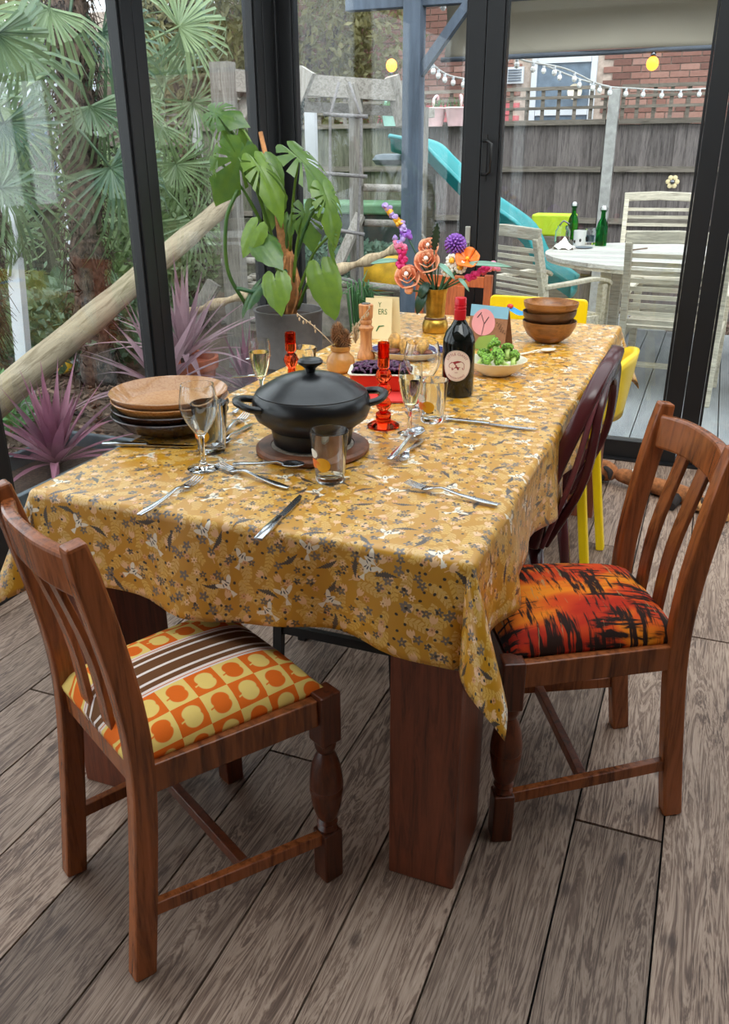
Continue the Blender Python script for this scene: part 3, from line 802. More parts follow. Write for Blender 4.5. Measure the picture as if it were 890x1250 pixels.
MB().bar(px(292, 145, Y=5.85), px(318, 100, Y=5.95), .10, .06, (0, 1, 0)).build('brace', 'grey_timber', cf)
MB().bar((px(516, 130, Y=7.0).x, 7.0, GZ), (px(516, 130, Y=7.0).x, 7.0, 1.75), .08, .08, (0, 1, 0)).build('post', 'grey_timber', cf)
for v in (229, 272): MB().tube([px(444, v, Y=6.55), px(490, v+1, Y=6.75)], .028, 8).build('rung', 'grey_beam', cf)
MB().tube([px(448, 348, Y=6.55), px(492, 353, Y=6.75)], .028, 8).build('rung', 'grey_beam', cf)
MB().bar(px(408, 335, Y=6.3), px(440, 262, Y=6.5), .07, .06, (0, 1, 0)).build('brace', 'grey_timber', cf)
MB().bar(px(512, 288, Y=6.8), px(548, 355, Y=6.9), .06, .05, (0, 1, 0)).build('brace', 'grey_timber', cf)
MB().bar(px(232, 398, Y=5.5), px(262, 345, Y=5.6), .10, .07, (0, 1, 0)).build('brace', 'grey_timber', cf)
for v in (320, 392): MB().tube([px(270, v, Y=5.68), px(330, v-2, Y=5.9)], .028, 8).build('rung', 'grey_beam', cf)
# rope ladder and chain hanging from the beam
rl = thing('rope_ladder', 'rope ladder with grey plastic rungs hanging from the beam', 'rope ladder', (0, 0, 0))
LA = [px(u, v, Y=6.2) for u, v in ((414, 100), (403, 140), (403, 212), (401, 279), (402, 336))]; LB = [px(u, v, Y=6.25) for u, v in ((426, 100), (441, 142), (440, 215), (437, 285), (436, 345))]
MB().tube(LA, .011, 6).build('rope', 'rope', rl); MB().tube(LB, .011, 6).build('rope', 'rope', rl)
for a, b_ in zip(LA[1:], LB[1:]):
    d = (b_-a).normalized(); MB().tube([a-d*.05, b_+d*.05], .014, 8).build('rung', 'rope', rl)
ch = thing('swing_chain', 'dark chain hanging from the climbing frame beam', 'chain', (0, 0, 0)); ca, cb = px(371, 98, Y=6.0), px(364, 190, Y=6.0)
for i in range(26):
    q = ca.lerp(cb, i/25); l = MB().ball(tuple(q), .022, 6, 4, (.5, 1, 1) if i % 2 else (1, .5, 1)); l.build('link', 'box_dark', ch)
tag(MB().bar(px(379, 130, Y=6.8), px(381, 205, Y=6.8), .09, .05, (0, 1, 0)).build('signboard_post', 'upvc'), 'pale painted board standing behind the chain', 'board')
# round peeled log leaning across the left window
la, lb = px(-70, 545, X=-3.05), px(276, 249, X=-3.3)
lg = thing('peeled_log', 'thick peeled log leaning diagonally outside the left window', 'log', la)
vec = lb-la; Lg = vec.length
def logr(t, a): return .086+.004*math.sin(7*t+2*a)
lm = MB(); n_ = 20
pts = [(0, 0, Lg*i/n_) for i in range(n_+1)]; lm.tube(pts, [.084-.022*i/n_+.003*math.sin(i*1.7) for i in range(n_+1)], 18)
o = lm.build('trunk', 'log_wood', lg); o.rotation_euler = vec.to_track_quat('Z', 'Y').to_euler()
sp = la.lerp(lb, .1); sq = Vector((sp.x-.25, sp.y, GZ))
wp = thing('white_post', 'white painted stake propping behind the peeled log', 'post', (0, 0, 0))
MB().bar(px(38, 540, X=-3.9), px(12, 250, X=-3.9), .09, .05, (0, 1, 0)).build('stake', 'upvc', wp)
# twisted branch lying across the frame
br = [px(225, 385, Y=5.3), px(262, 372, Y=5.3), px(310, 358, Y=5.4), px(360, 352, Y=5.4), px(405, 332, Y=5.5), px(450, 318, Y=5.6), px(492, 300, Y=5.7)]
o = MB().tube(bez(br, 6), [.032+.012*math.sin(i*1.3) for i in range(37)], 9).build('driftwood_branch', 'drift_wood'); tag(o, 'long twisted bare branch lying across the climbing frame', 'branch')
# yellow barrel pod behind the branch
yb = thing('yellow_tub', 'round yellow plastic tub beneath the twisted branch', 'tub', px(467, 352, Y=6.9))
MB().lathe([(0, 0), (.16, 0), (.20, .06), (.215, .16), (.20, .24), (.17, .26), (0, .265)], 20).build('tub_body', 'yellow_ball', yb)
tag(MB().box((0, 0, (yb.location.z+GZ)/2), (.3, .3, yb.location.z-GZ-.002)).build('crate', 'fence_rail_wood', None, Vector((yb.location.x, yb.location.y, 0)), bevel=.01), 'wooden crate standing under the yellow tub', 'crate')
# low storage box with green lid, hedge and stones in front of the fence
sb = thing('storage_box', 'dark garden storage box with a faded green lid', 'storage box', (-3.5, 8.45, 0))
MB().box((0, 0, .38), (1.5, .7, 1.0)).build('box_body', 'box_dark', sb); MB().box((0, 0, .92), (1.56, .76, .1)).build('lid', 'tarp_green', sb, bevel=.02); MB().box((-.62, -.37, .75), (.22, .03, .28)).build('notice', 'upvc', sb)
tag(MB().lathe([(.10, -.05), (.17, -.04), (.2, 0), (.17, .04), (.10, .05), (.10, -.05)], 18).build('hoop_toy', 'trough_grey', None, px(482, 195, Y=7.6)), 'grey rubber ring on the storage box', 'ring')
def scatter_leaf(n, fn, size, mat, name, parent=None):
    m = MB()
    for i in range(n):
        c = Vector(fn()); a = Vector((random.gauss(0, 1), random.gauss(0, 1), random.gauss(0, .6)+.25)).normalized(); b_ = a.orthogonal().normalized(); b_ = Matrix.Rotation(random.uniform(0, 6.28), 3, a) @ b_; c2 = a.cross(b_); s = size*random.uniform(.6, 1.3)
        m.add([c-b_*s, c-c2*s*.45+a*s*.08, c+b_*s, c+c2*s*.45+a*s*.08], [(0, 1, 2, 3)])
    return m.build(name, mat, parent)
def in_ellipsoid(c, r, hollow=.55):
    def f():
        d = Vector((random.gauss(0, 1), random.gauss(0, 1), random.gauss(0, 1))).normalized()*random.uniform(hollow, 1)
        d *= 1+.13*math.sin(d.x*7+c[0])*math.cos(d.z*6)
        return (c[0]+d.x*r[0], c[1]+d.y*r[1], c[2]+d.z*r[2])
    return f
def bush(name, label, cat, c, r, n, size, mat, group=None, stem=True):
    t = thing(name, label, cat, (0, 0, 0), 0, group)
    scatter_leaf(n, in_ellipsoid(c, r), size, mat, 'foliage', t)
    if stem:
        m = MB()
        for i in range(6):
            a = i*1.05; m.tube([(c[0], c[1], GZ), (c[0]+.3*r[0]*math.cos(a), c[1]+.3*r[1]*math.sin(a), c[2]), (c[0]+.7*r[0]*math.cos(a), c[1]+.7*r[1]*math.sin(a), c[2]+.5*r[2])], [.06*r[0], .03*r[0], .008], 6)
        m.build('stem', 'bark_chip', t)
    return t
bush('tree', 'tall olive-brown leafy tree behind the fence', 'tree', (-5.2, 10.9, 2.75), (1.45, .9, 1.5), 9000, .055, 'bush_leaf')
bush('tree', 'grey-green leafy tree beyond the palms', 'tree', (-7.4, 11.4, 2.5), (.9, .7, 1.5), 8000, .065, 'bush_leaf')
bush('tree', 'pale leafy tree behind the white house', 'tree', (-13.5, 13.5, 3.2), (2.6, 1.3, 2.0), 6000, .10, 'bush_leaf')
bush('shrub', 'low silvery shrub in front of the storage box', 'shrub', (-3.15, 7.72, .38), (.85, .24, .32), 3000, .035, 'ivy', stem=False)
bush('shrub', 'dark green shrub at the foot of the big palm', 'shrub', (-4.5, 5.2, .25), (.8, .6, .4), 3000, .05, 'palm_green', stem=False)
bush('shrub', 'green shrub behind the peeled log', 'shrub', (-4.75, 6.6, .7), (.6, .9, .8), 4000, .05, 'palm_green', stem=False)
bush('shrub', 'low grey-green clump left of the white stake', 'shrub', (-4.0, 3.6, .05), (.5, .4, .24), 1800, .03, 'fern_green', stem=False)
for i in range(26):
    r_ = random.uniform(.050, .062); p = Vector((-4.02+(i % 13)*.165+random.uniform(-.008, .008), 7.125 if i < 13 else 7.275, .315+.52*r_))
    tag(MB().ball((0, 0, 0), r_, 8, 5, (1.15, .95, .6), .08).build('stone', 'stone', None, p), 'rough grey stone on the low wall behind the branch', 'stone', 'stones of the low garden wall')
MB_w = MB().box((-3.0, 7.2, .06), (2.2, .3, .5)); struct(MB_w.build('garden_wall', 'stone'))
# bark mulch
bm2 = MB()
for i in range(2600):
    X_, Y_ = random.uniform(-4.6, -2.32), random.uniform(1.6, 5.2); s = random.uniform(.012, .035)
    bm2.box((X_, Y_, GZ+random.uniform(0, .02)), (s*2, s*.8, s*.3), Euler((random.uniform(-.5, .5), random.uniform(-.5, .5), random.uniform(0, 3))).to_matrix())
for i in range(900):
    X_, Y_ = random.uniform(-1.2, 1.2), random.uniform(7.8, 8.9); s = random.uniform(.015, .04)
    bm2.box((X_, Y_, GZ+random.uniform(0, .02)), (s*2, s*.8, s*.3), Euler((random.uniform(-.5, .5), random.uniform(-.5, .5), random.uniform(0, 3))).to_matrix())
tag(bm2.build('bark_mulch', 'bark_chip'), 'loose brown bark mulch over the flower bed', 'mulch', kind='stuff')
# grey trough edging beside the window
tr = thing('trough_planter', 'long grey trough planter outside the left window', 'planter', (-2.72, 2.45, 0))
for s in (-.2, .2): MB().box((s, 0, .0), (.03, 1.6, .24)).build('side_panel', 'trough_grey', tr, bevel=.006)
for s in (-.8, .8): MB().box((0, s, .0), (.40, .03, .24)).build('end_panel', 'trough_grey', tr, bevel=.006)
MB().box((0, 0, -.03), (.38, 1.58, .16)).build('soil', 'soil', tr)
for (dx, dy, lab) in ((.06, -.38, 'small leafy seedling by the trough end'), (.02, -.05, 'small leafy seedling under the purple cordyline')):
    t = thing('seedling', lab, 'plant', (-2.72+dx, 2.45+dy, .05)); scatter_leaf(70, in_ellipsoid((0, 0, .06), (.09, .09, .06), .2), .028, 'fern_green', 'foliage', t); MB().tube([(0, 0, 0), (0, 0, .08)], .004, 5).build('stem', 'fern_green', t)

# ---- purple cordylines: every strap leaf is a part
def strap(L, wd, droop, n=7):
    def f(u, v):
        s = (u-.5)*2; y = L*v; wv = wd*(.35+.65*math.sin(PI*min(1, v*1.15+.12))**.7)*(1-v**3)
        return (s*wv, y*(1-.35*droop*v), -droop*L*v*v*.62+abs(s)*wv*.35)
    return MB().grid(f, 2, n)
strap_m = {}
for nm in ('cordyline', 'cordyline_pale'):
    strap_m[nm] = []
    for L, wd, dr in ((.50, .026, .05), (.56, .024, .25), (.62, .021, .5), (.48, .027, .15)):
        m = strap(L, wd, dr).mesh('leaf'); m.materials.append(M[nm]); strap_m[nm].append(m)
def cordyline(label, base, n, sc, mat, pot=None, rad=0.0):
    t = thing('cordyline', label, 'plant', base, 0, 'purple cordylines')
    for i in range(n):
        g = i/n; az = i*2.399+random.uniform(-.2, .2); el = math.radians(86-g*76+random.uniform(-6, 6))
        me = strap_m[mat][0 if g < .3 else 3 if g < .5 else 1 if g < .75 else 2]
        d = Vector((math.cos(az)*math.cos(el), math.sin(az)*math.cos(el), math.sin(el)))
        obj('leaf', me, t, None, frame((0, 0, .05), d, (0, 0, 1), sc*random.uniform(.8, 1.1)))
    MB().tube([(0, 0, 0), (0, 0, .12*sc)], [.03*sc, .02*sc], 8).build('stem', 'fibre', t)
    return t
cordyline('purple cordyline with stiff spiky leaves in the trough', (-2.73, 2.93, .02), 40, 1.0, 'cordyline')
def pot(label, base, r, h, mat='terracotta'):
    t = thing('plant_pot', label, 'pot', base); MB().lathe([(0, 0), (r*.75, 0), (r, h*.8), (r*1.08, h*.8), (r*1.1, h), (r*.98, h), (r*.9, h*.86), (0, h*.85)], 24).build('pot_body', mat, t); return t
pot('orange terracotta pot holding the pale cordyline by the mullion', (-3.05, 4.55, GZ), .19, .34)
cordyline('pale mauve cordyline in a terracotta pot outside the window', (-3.05, 4.55, GZ+.28), 40, 1.25, 'cordyline_pale')
pot('dark glazed pot holding the drooping cordyline', (-2.85, 4.0, GZ), .15, .26, 'box_dark')
cordyline('drooping mauve cordyline left of the black mullion', (-2.85, 4.0, GZ+.22), 34, 1.15, 'cordyline_pale')
cordyline('reddish cordyline low beside the climbing frame', (-2.7, 4.7, GZ+.05), 26, .9, 'cordyline')
for i, (u, v, lab) in enumerate(((140, 398, 'rough stone behind the drooping cordyline'), (75, 430, 'mossy stone beside the yellow ornament'), (170, 405, 'pale rock beyond the purple leaves'))):
    tag(MB().ball(tuple(px(u, v, z=.02)), .14, 10, 6, (1.4, 1, .6), .15).build('rock', 'stone'), lab, 'rock')
t = thing('garden_lantern', 'small yellow and white garden ornament lying in the bed', 'ornament', px(78, 447, z=-.03))
MB().ball((0, 0, 0), .07, 10, 6, (1.2, .9, .8)).build('ornament_body', 'yellow_ball', t); MB().bar((.02, 0, .01), (.22, .1, .10), .03, .02).build('handle', 'upvc', t)

# ---- fan palms
def fan_mesh(R, n, spread, droop, wd, name='frond', seed=0, mat='palm_green', stem=.7):
    rr = random.Random(seed); m = MB()
    for i in range(n):
        a = -spread/2+spread*i/(n-1)+rr.uniform(-.05, .05); tw = rr.uniform(-.7, .7); L = R*(.78+.22*math.cos(a*.6))*rr.uniform(.9, 1.05); dz = droop*rr.uniform(.7, 1.4)
        dx, dy = math.sin(a), math.cos(a); nx, ny = dy, -dx; vs = []; ks = (0, .3, .6, .82, 1)
        for k in ks:
            wv = wd*(.3+.9*math.sin(PI*min(1, k*.85+.08)))*(1-.85*k**4)
            z = .10*R*k*(1-k)*2-dz*R*max(0, k-.35)**2*1.6; sh = 1-dz*.35*max(0, k-.45)
            c = Vector((dx*L*k*sh, dy*L*k*sh, z)); vs += [c+Vector((nx, ny, tw))*wv+Vector((0, 0, .3*wv)), c, c-Vector((nx, ny, tw))*wv+Vector((0, 0, .3*wv))]
        m.add(vs, [(3*k+j, 3*k+j+1, 3*k+j+4, 3*k+j+3) for k in range(len(ks)-1) for j in (0, 1)])
    m.tube([(0, -stem*R*1.1, -.18*R), (0, -stem*R*.5, -.03*R), (0, .02, 0)], [.012, .011, .008], 5)
    me = m.mesh(name); me.materials.append(M[mat]); return me
fans = [fan_mesh(.72, 26, 3.9, 1.1, .0105, seed=1), fan_mesh(.70, 22, 3.3, 1.9, .0115, seed=2), fan_mesh(.70, 24, 4.2, .7, .0095, seed=3)]
def palm(label, base, trunk, fronds, r=.11):
    t = thing('fan_palm', label, 'palm', (0, 0, 0), 0, 'fan palms')
    P = bez([base]+trunk, 6); m = MB().tube(P, [r*(1+.18*math.sin(i*2.1)) for i in range(len(P))], 12)
    tk = m.build('trunk', 'fibre', t)
    f = MB()
    for i in range(700):
        q = P[random.randrange(len(P)-1)]; a = random.uniform(0, 6.28); o_ = Vector((math.cos(a), math.sin(a), 0)); f.tube([q+o_*r*.9, q+o_*(r+.04)+Vector((0, 0, random.uniform(-.05, .1))), q+o_*(r+random.uniform(.05, .14))+Vector((0, 0, random.uniform(-.2, .03)))], [.008, .005, .001], 3)
    f.build('trunk_fibre', 'fibre', tk)
    for i, (pos, fwd, up, s) in enumerate(fronds):
        o = obj('frond', fans[i % 3], t, None, frame(pos, fwd, up, s))
    return t
def fr(u, v, X=None, Y=None, fwd=(0, 0, -1), up=(1, -.6, .4), s=1.0): return (px(u, v, X=X, Y=Y), fwd, up, s)
PB = px(112, 400, X=-4.0)
palm('big fan palm with shaggy brown trunk beside the left window', (PB.x, PB.y, GZ), [tuple(px(108, 330, X=-4.0)), tuple(px(100, 200, X=-4.0)), tuple(px(88, 80, X=-4.0)), tuple(px(82, -30, X=-4.05))],
     [fr(135, 205, X=-3.6, fwd=(.35, .2, -.6), up=(.8, -.6, .5), s=.95), fr(110, 130, X=-3.75, fwd=(.3, .15, -.8), up=(.8, -.5, .3), s=.9), fr(10, 210, X=-3.5, fwd=(-.2, -.3, -.5), up=(.8, -.5, .5), s=.8),
      fr(20, 60, X=-3.8, fwd=(-.1, -.5, -.7), up=(.8, -.6, .3), s=1.0), fr(60, 10, X=-3.8, fwd=(0, -.3, -.8), up=(.8, -.6, .3), s=1.0), fr(125, 40, X=-3.85, fwd=(.3, .3, -.5), up=(.7, -.7, .4), s=1.0),
      fr(150, 120, X=-3.9, fwd=(.2, .6, .1), up=(.7, -.7, .4), s=.85), fr(90, -20, X=-3.9, fwd=(.1, .1, .5), up=(.6, -.7, .4), s=1.1), fr(0, 130, X=-3.7, fwd=(-.2, -.6, -.4), up=(.8, -.5, .3), s=.9),
      fr(50, 90, X=-4.2, fwd=(-.3, -.5, .2), up=(.7, -.6, .4), s=.9), fr(5, 280, X=-3.9, fwd=(.2, .3, -.4), up=(.7, -.6, .5), s=.75)])
fa = px(225, 150, X=-4.4)
palm('second fan palm between the big palm and the climbing frame', (fa.x-.1, fa.y+.1, GZ), [(fa.x-.05, fa.y+.1, .7), (fa.x, fa.y, 1.5)],
     [fr(218, 32, X=-3.9, fwd=(.3, .5, .25), up=(.75, -.65, .2), s=1.0), fr(225, 30, X=-3.95, fwd=(.2, .5, -.45), up=(.75, -.65, .2), s=.95), fr(235, 125, X=-4.1, fwd=(.1, .3, -.7), up=(.75, -.65, .3), s=.85),
      fr(215, 200, X=-4.0, fwd=(.1, .2, -.8), up=(.75, -.65, .3), s=.85), fr(190, 150, X=-4.2, fwd=(-.1, -.2, -.5), up=(.75, -.65, .3), s=.85), fr(235, 270, X=-3.9, fwd=(.2, .3, -.5), up=(.75, -.65, .4), s=.8),
      fr(200, 100, X=-4.3, fwd=(-.1, -.3, .3), up=(.75, -.65, .3), s=.9), fr(195, 270, X=-4.3, fwd=(0, .1, -.8), up=(.75, -.65, .3), s=.85), fr(250, 200, X=-4.3, fwd=(.2, .3, -.6), up=(.75, -.65, .3), s=.8)], .07)
palm('low young fan palm at the window edge', tuple(px(-30, 420, X=-3.6)), [tuple(px(-30, 350, X=-3.6)), tuple(px(-28, 240, X=-3.6))],
     [fr(5, 150, X=-3.5, fwd=(.1, .2, -.9), up=(.8, -.6, .2), s=.7), fr(-5, 40, X=-3.4, fwd=(.1, .5, -.6), up=(.8, -.6, .2), s=.9), fr(0, 230, X=-3.4, fwd=(.1, .4, -.2), up=(.8, -.6, .4), s=.7)], .06)
# spidery grass clump by the pot
gp = thing('grass_clump', 'narrow green grass clump outside behind the monstera pot', 'plant', px(440, 385, Y=4.75))
for i in range(60):
    a = random.uniform(0, 6.28); R_ = random.uniform(.06, .22); hh = random.uniform(.12, .26)
    MB().tube([(0, 0, GZ-gp.location.z), (R_*.4*math.cos(a), R_*.4*math.sin(a), hh*.8), (R_*math.cos(a), R_*math.sin(a), hh*random.uniform(.5, 1.0))], [.006, .005, .001], 4).build('blade', 'fern_green', gp)

# ================================================================== GARDEN FURNITURE
def garden_chair(label, loc, rz, H=.96, group='slatted garden armchairs'):
    t = thing('garden_armchair', label, 'armchair', loc, rz, group); W2 = .27
    for s in (-1, 1):
        MB().sweep([(s*W2, -.27, 0), (s*W2, -.24, .40), (s*W2, -.27, .62), (s*W2, -.36, H-.02)], (.038, .05), (0, 1, 0)).build('rear_post', 'teak_grey', t, bevel=.004)
        MB().bar((s*W2, .25, 0), (s*W2, .25, .63), .045, .045, (0, 1, 0)).build('front_leg', 'teak_grey', t, bevel=.004)
        MB().sweep(bez([(s*W2, -.28, .645), (s*(W2+.005), -.05, .655), (s*W2, .15, .665), (s*W2, .27, .65), (s*W2, .31, .625)], 4), (.055, .024), (0, 0, 1)).build('armrest', 'teak_grey', t, bevel=.005)
        MB().bar((s*W2, -.24, .40), (s*W2, .25, .40), .03, .06).build('side_rail', 'teak_grey', t)
        MB().bar((s*W2, -.25, .16), (s*W2, .25, .16), .025, .035).build('stretcher', 'teak_grey', t)
    MB().sweep([(-W2-.02, -.355, H), (0, -.375, H+.012), (W2+.02, -.355, H)], (.03, .07), (0, 0, 1)).build('top_rail', 'teak_grey', t, bevel=.006)
    sm = MB().box((0, 0, 0), (2*W2-.03, .014, .026)).mesh('back_slat'); sm.materials.append(M['teak_grey'])
    n = 9
    for i in range(n):
        z = .47+i*(H-.10-.47)/(n-1); yy = -.245-.012*(z-.45)*1-(max(0, z-.6))*.29
        obj('back_slat', sm, t, (0, yy, z))
    ss = MB().box((0, 0, 0), (2*W2-.03, .05, .016)).mesh('seat_slat'); ss.materials.append(M['teak_grey'])
    for i in range(7): obj('seat_slat', ss, t, (0, -.20+i*.070, .435))
    MB().box((0, .25, .395), (2*W2-.04, .028, .06)).build('front_rail', 'teak_grey', t)
    MB().box((0, 0, .16), (2*W2-.02, .03, .03)).build('cross_stretcher', 'teak_grey', t)
    return t
garden_chair('pale slatted garden armchair backing onto the glass door', (-.165, 5.60, 0), -.06)
garden_chair('pale slatted garden armchair turned towards the table end, beside the door stile', (-1.0, 5.72, 0), -.62)
garden_chair('slatted garden armchair on the far side of the table', (-.45, 7.75, 0), PI+.12, 1.06)
garden_chair('slatted garden armchair to the right of the black door post', (.60, 5.68, 0), .28)
gt = thing('garden_table', 'round bleached wooden garden table on the deck', 'table', (-.28, 6.62, 0))
GR = .88
for i in range(12):
    y0 = -GR+i*2*GR/12; y1 = y0+2*GR/12-.006; pl = []
    w0 = math.sqrt(max(0, GR*GR-y0*y0)); w1 = math.sqrt(max(0, GR*GR-y1*y1)); ym = (y0+y1)/2; wm = math.sqrt(GR*GR-ym*ym)
    MB().prism([(-max(w0, .02), y0), (max(w0, .02), y0), (wm, ym), (max(w1, .02), y1), (-max(w1, .02), y1), (-wm, ym)], .026, Matrix.Translation((0, 0, .715))).build('tabletop_slat', 'teak_white', gt)
MB().lathe([(GR-.06, .692), (GR-.01, .692), (GR-.01, .713), (GR-.06, .713), (GR-.06, .692)], 40).build('apron', 'teak_grey', gt)
for i in range(4):
    a = PI/4+i*PI/2; MB().bar((.55*math.cos(a), .55*math.sin(a), 0), (.55*math.cos(a), .55*math.sin(a), .71), .07, .07, (1, 0, 0)).build('leg', 'teak_grey', gt)
def swing_bottle(label, p):
    t = thing('swing_top_bottle', label, 'bottle', p, 0, 'green swing-top bottles'); 
    MB().lathe([(0, 0), (.042, 0), (.044, .01), (.044, .13), (.036, .17), (.018, .205), (.016, .25), (.019, .255), (.019, .265), (0, .265)], 16).build('bottle_body', 'green_glass', t)
    MB().lathe([(0, .266), (.017, .266), (.018, .285), (.010, .297), (0, .298)], 12).build('stopper', 'china_white', t)
    MB().tube([(.02, 0, .25), (.028, 0, .275), (0, .004, .30), (-.028, 0, .275), (-.02, 0, .25)], .003, 5).build('wire_bail', 'steel_dark', t)
TZG = .741
swing_bottle('green swing-top bottle behind the glass jar', px(698, 292, z=TZG)); swing_bottle('green swing-top bottle beside the blue-grey jar', px(733, 300, z=TZG))
t = thing('storage_jar', 'clear glass jar with dark contents beside a green bottle', 'jar', px(686, 298, z=TZG)); MB().lathe([(0, 0), (.055, 0), (.06, .02), (.06, .10), (.045, .125), (.045, .14), (.04, .14), (.04, .124), (.055, .10), (.055, .02), (0, .01)], 18).build('jar_body', 'clear_glass', t); MB().lathe([(0, .012), (.05, .015), (.05, .06), (0, .062)], 14).build('contents', 'meat', t); MB().tube(bez([(-.03, 0, .14), (0, 0, .175), (.05, 0, .15)], 4), .006, 6).build('handle', 'steel_dark', t)
t = thing('patterned_mug', 'white mug with black blotch pattern on the garden table', 'mug', px(707, 299, z=TZG)); MB().lathe([(0, 0), (.045, 0), (.048, .01), (.05, .11), (.046, .11), (.043, .015), (0, .012)], 18).build('mug_body', 'china_white', t)
mm = MB()
for i in range(16): a = random.uniform(0, 6.28); z = random.uniform(.02, .095); mm.ball((.049*math.cos(a), .049*math.sin(a), z), .011, 6, 4, (.8, .8, 1.2))
mm.build('blotch_print', 'ink', t)
t = thing('preserve_jar', 'blue-grey glass jar between the mug and bottle', 'jar', px(720, 298, z=TZG)); MB().lathe([(0, 0), (.05, 0), (.055, .02), (.055, .09), (.045, .11), (.045, .12), (.04, .12), (.04, .109), (.049, .09), (.049, .02), (0, .01)], 18).build('jar_body', 'clear_glass', t); MB().lathe([(0, .012), (.047, .02), (.047, .07), (0, .072)], 14).build('contents', 'window_dark', t)
tag(MB().lathe([(0, 0), (.05, 0), (.075, .008), (.07, .010), (0, .004)], 16).build('saucer', 'trough_grey', None, px(712, 303, z=TZG)), 'small grey saucer in front of the mug', 'saucer')
nk = MB().grid(lambda u, v: (.16*(u-.5), .12*(v-.5), .075*max(0, 1-2.2*math.hypot(u-.5, v-.5))+.012*math.sin(u*14)*math.cos(v*11)+.012), 10, 8); tag(nk.build('napkin', 'petal_white', None, px(688, 304, z=TZG)), 'crumpled white napkin beside the jar', 'napkin')
tag(MB().box((0, 0, .09), (.34, .22, .18), None, 1.08).build('lime_crate', 'lime', None, Vector((px(676, 280, Y=7.95).x, 7.95, px(676, 287, Y=7.95).z)), bevel=.015), 'lime green tub beyond the garden table', 'tub'); 
tag(MB().box((0, 0, (px(676, 287, Y=7.95).z+GZ)/2), (.5, .3, px(676, 287, Y=7.95).z-GZ-.002)).build('planter_stand', 'fence_rail_wood', None, Vector((px(676, 280, Y=7.95).x, 7.95, 0))), 'wooden stand under the lime tub', 'stand')
tag(MB().tube([px(765, 306, z=.752), px(790, 303, z=.752)], .006, 6).build('stick', 'bark_chip'), 'thin dark stick lying on the garden table', 'stick')

# ================================================================== DINING TABLE AND CLOTH
TX0, TX1, TY0, TY1, TZ = -1.245, -.315, 1.265, 3.55, .760
tb = thing('dining_table', 'large wooden dining table with thick slab legs', 'table', ((TX0+TX1)/2, (TY0+TY1)/2, 0)); cxT, cyT = tb.location.x, tb.location.y
MB().box((0, 0, TZ-.024), (TX1-TX0-.01, TY1-TY0-.01, .04)).build('tabletop', 'table_wood', tb, bevel=.004)
for sx in (-1, 1):
    for sy in (-1, 1):
        MB().box((sx*((TX1-TX0)/2-.072), sy*((TY1-TY0)/2-.105), .358), (.142, .20, .716)).build('leg', 'table_wood', tb, bevel=.004)
for sx in (-1, 1): MB().box((sx*((TX1-TX0)/2-.06), 0, .68), (.03, TY1-TY0-.44, .075)).build('apron', 'table_wood', tb)
for sy in (-1, 1): MB().box((0, sy*((TY1-TY0)/2-.06), .68), (TX1-TX0-.30, .03, .075)).build('apron', 'table_wood', tb)
OV = .215; CT = TZ+.003
def over(d, r=.014):
    if d <= 0: return 0.0, 0.0
    if d < r*PI/2: a = d/r; return r*math.sin(a), r*(1-math.cos(a))
    return r, r+d-r*PI/2
def cloth(u, v):
    sx = -1 if u < TX0 else 1 if u > TX1 else 0; sy = -1 if v < TY0 else 1 if v > TY1 else 0
    du = TX0-u if sx < 0 else u-TX1 if sx > 0 else 0; dv = TY0-v if sy < 0 else v-TY1 if sy > 0 else 0
    bx_, by_ = min(max(u, TX0), TX1), min(max(v, TY0), TY1)
    if sx and sy:
        d = math.hypot(du, dv); ph = math.atan2(dv, du); o_, dr = over(d); k = max(0, d-.02)
        ex = .40*math.sin(2*ph)**1.3*k; out = o_+ex+.10*k*.6; dr = max(0, math.sqrt(max(0, (dr)**2-ex*ex*.9)))
        return (bx_+sx*math.cos(ph)*out, by_+sy*math.sin(ph)*out, CT-dr)
    d = du+dv; o_, dr = over(d)
    if d <= 0: return (u, v, CT+.0012*math.sin(u*9)*math.sin(v*7))
    k = d/OV; t = u if sy else v; L0, L1 = (TX0, TX1) if sy else (TY0, TY1)
    fade = min(1, (t-L0)/.16, (L1-t)/.16); fade = max(0, fade)
    wv = (.016*math.sin(t*13+.8+sy)+.008*math.sin(t*29+2))*k*fade+.06*k*OV
    o_ += wv; dr -= (.020*k*(.5+.5*math.sin(t*10.5+1.2)))*fade
    return (bx_+sx*o_, by_+sy*o_, CT-dr)
def edges(a, b_, step):
    core = list(np.linspace(a, b_, int((b_-a)/step)+1)); fine = [.004, .008, .012, .016, .020, .024]; rest_ = list(np.linspace(.036, OV, 14)); q = fine+rest_
    return [a-k for k in reversed(q)]+core+[b_+k for k in q]
US, VS = edges(TX0, TX1, .03), edges(TY0, TY1, .03)
me = bpy.data.meshes.new('tablecloth'); nu, nv = len(US), len(VS)
me.from_pydata([cloth(u, v) for v in VS for u in US], [], [(j*nu+i, j*nu+i+1, (j+1)*nu+i+1, (j+1)*nu+i) for j in range(nv-1) for i in range(nu-1)])
me.polygons.foreach_set('use_smooth', [True]*len(me.polygons)); ul = me.uv_layers.new(name='UVMap')
for lp in me.loops:
    i = lp.vertex_index; ul.data[lp.index].uv = (US[i % nu], VS[i//nu])
me.materials.append(M['ochre_print_cloth']); tc = obj('tablecloth', me); sm_ = tc.modifiers.new('s', 'SOLIDIFY'); sm_.thickness = .0015; sm_.offset = 1
tag(tc, 'mustard yellow tablecloth printed with white birds, flowers and leaves', 'tablecloth')
T = CT+.003

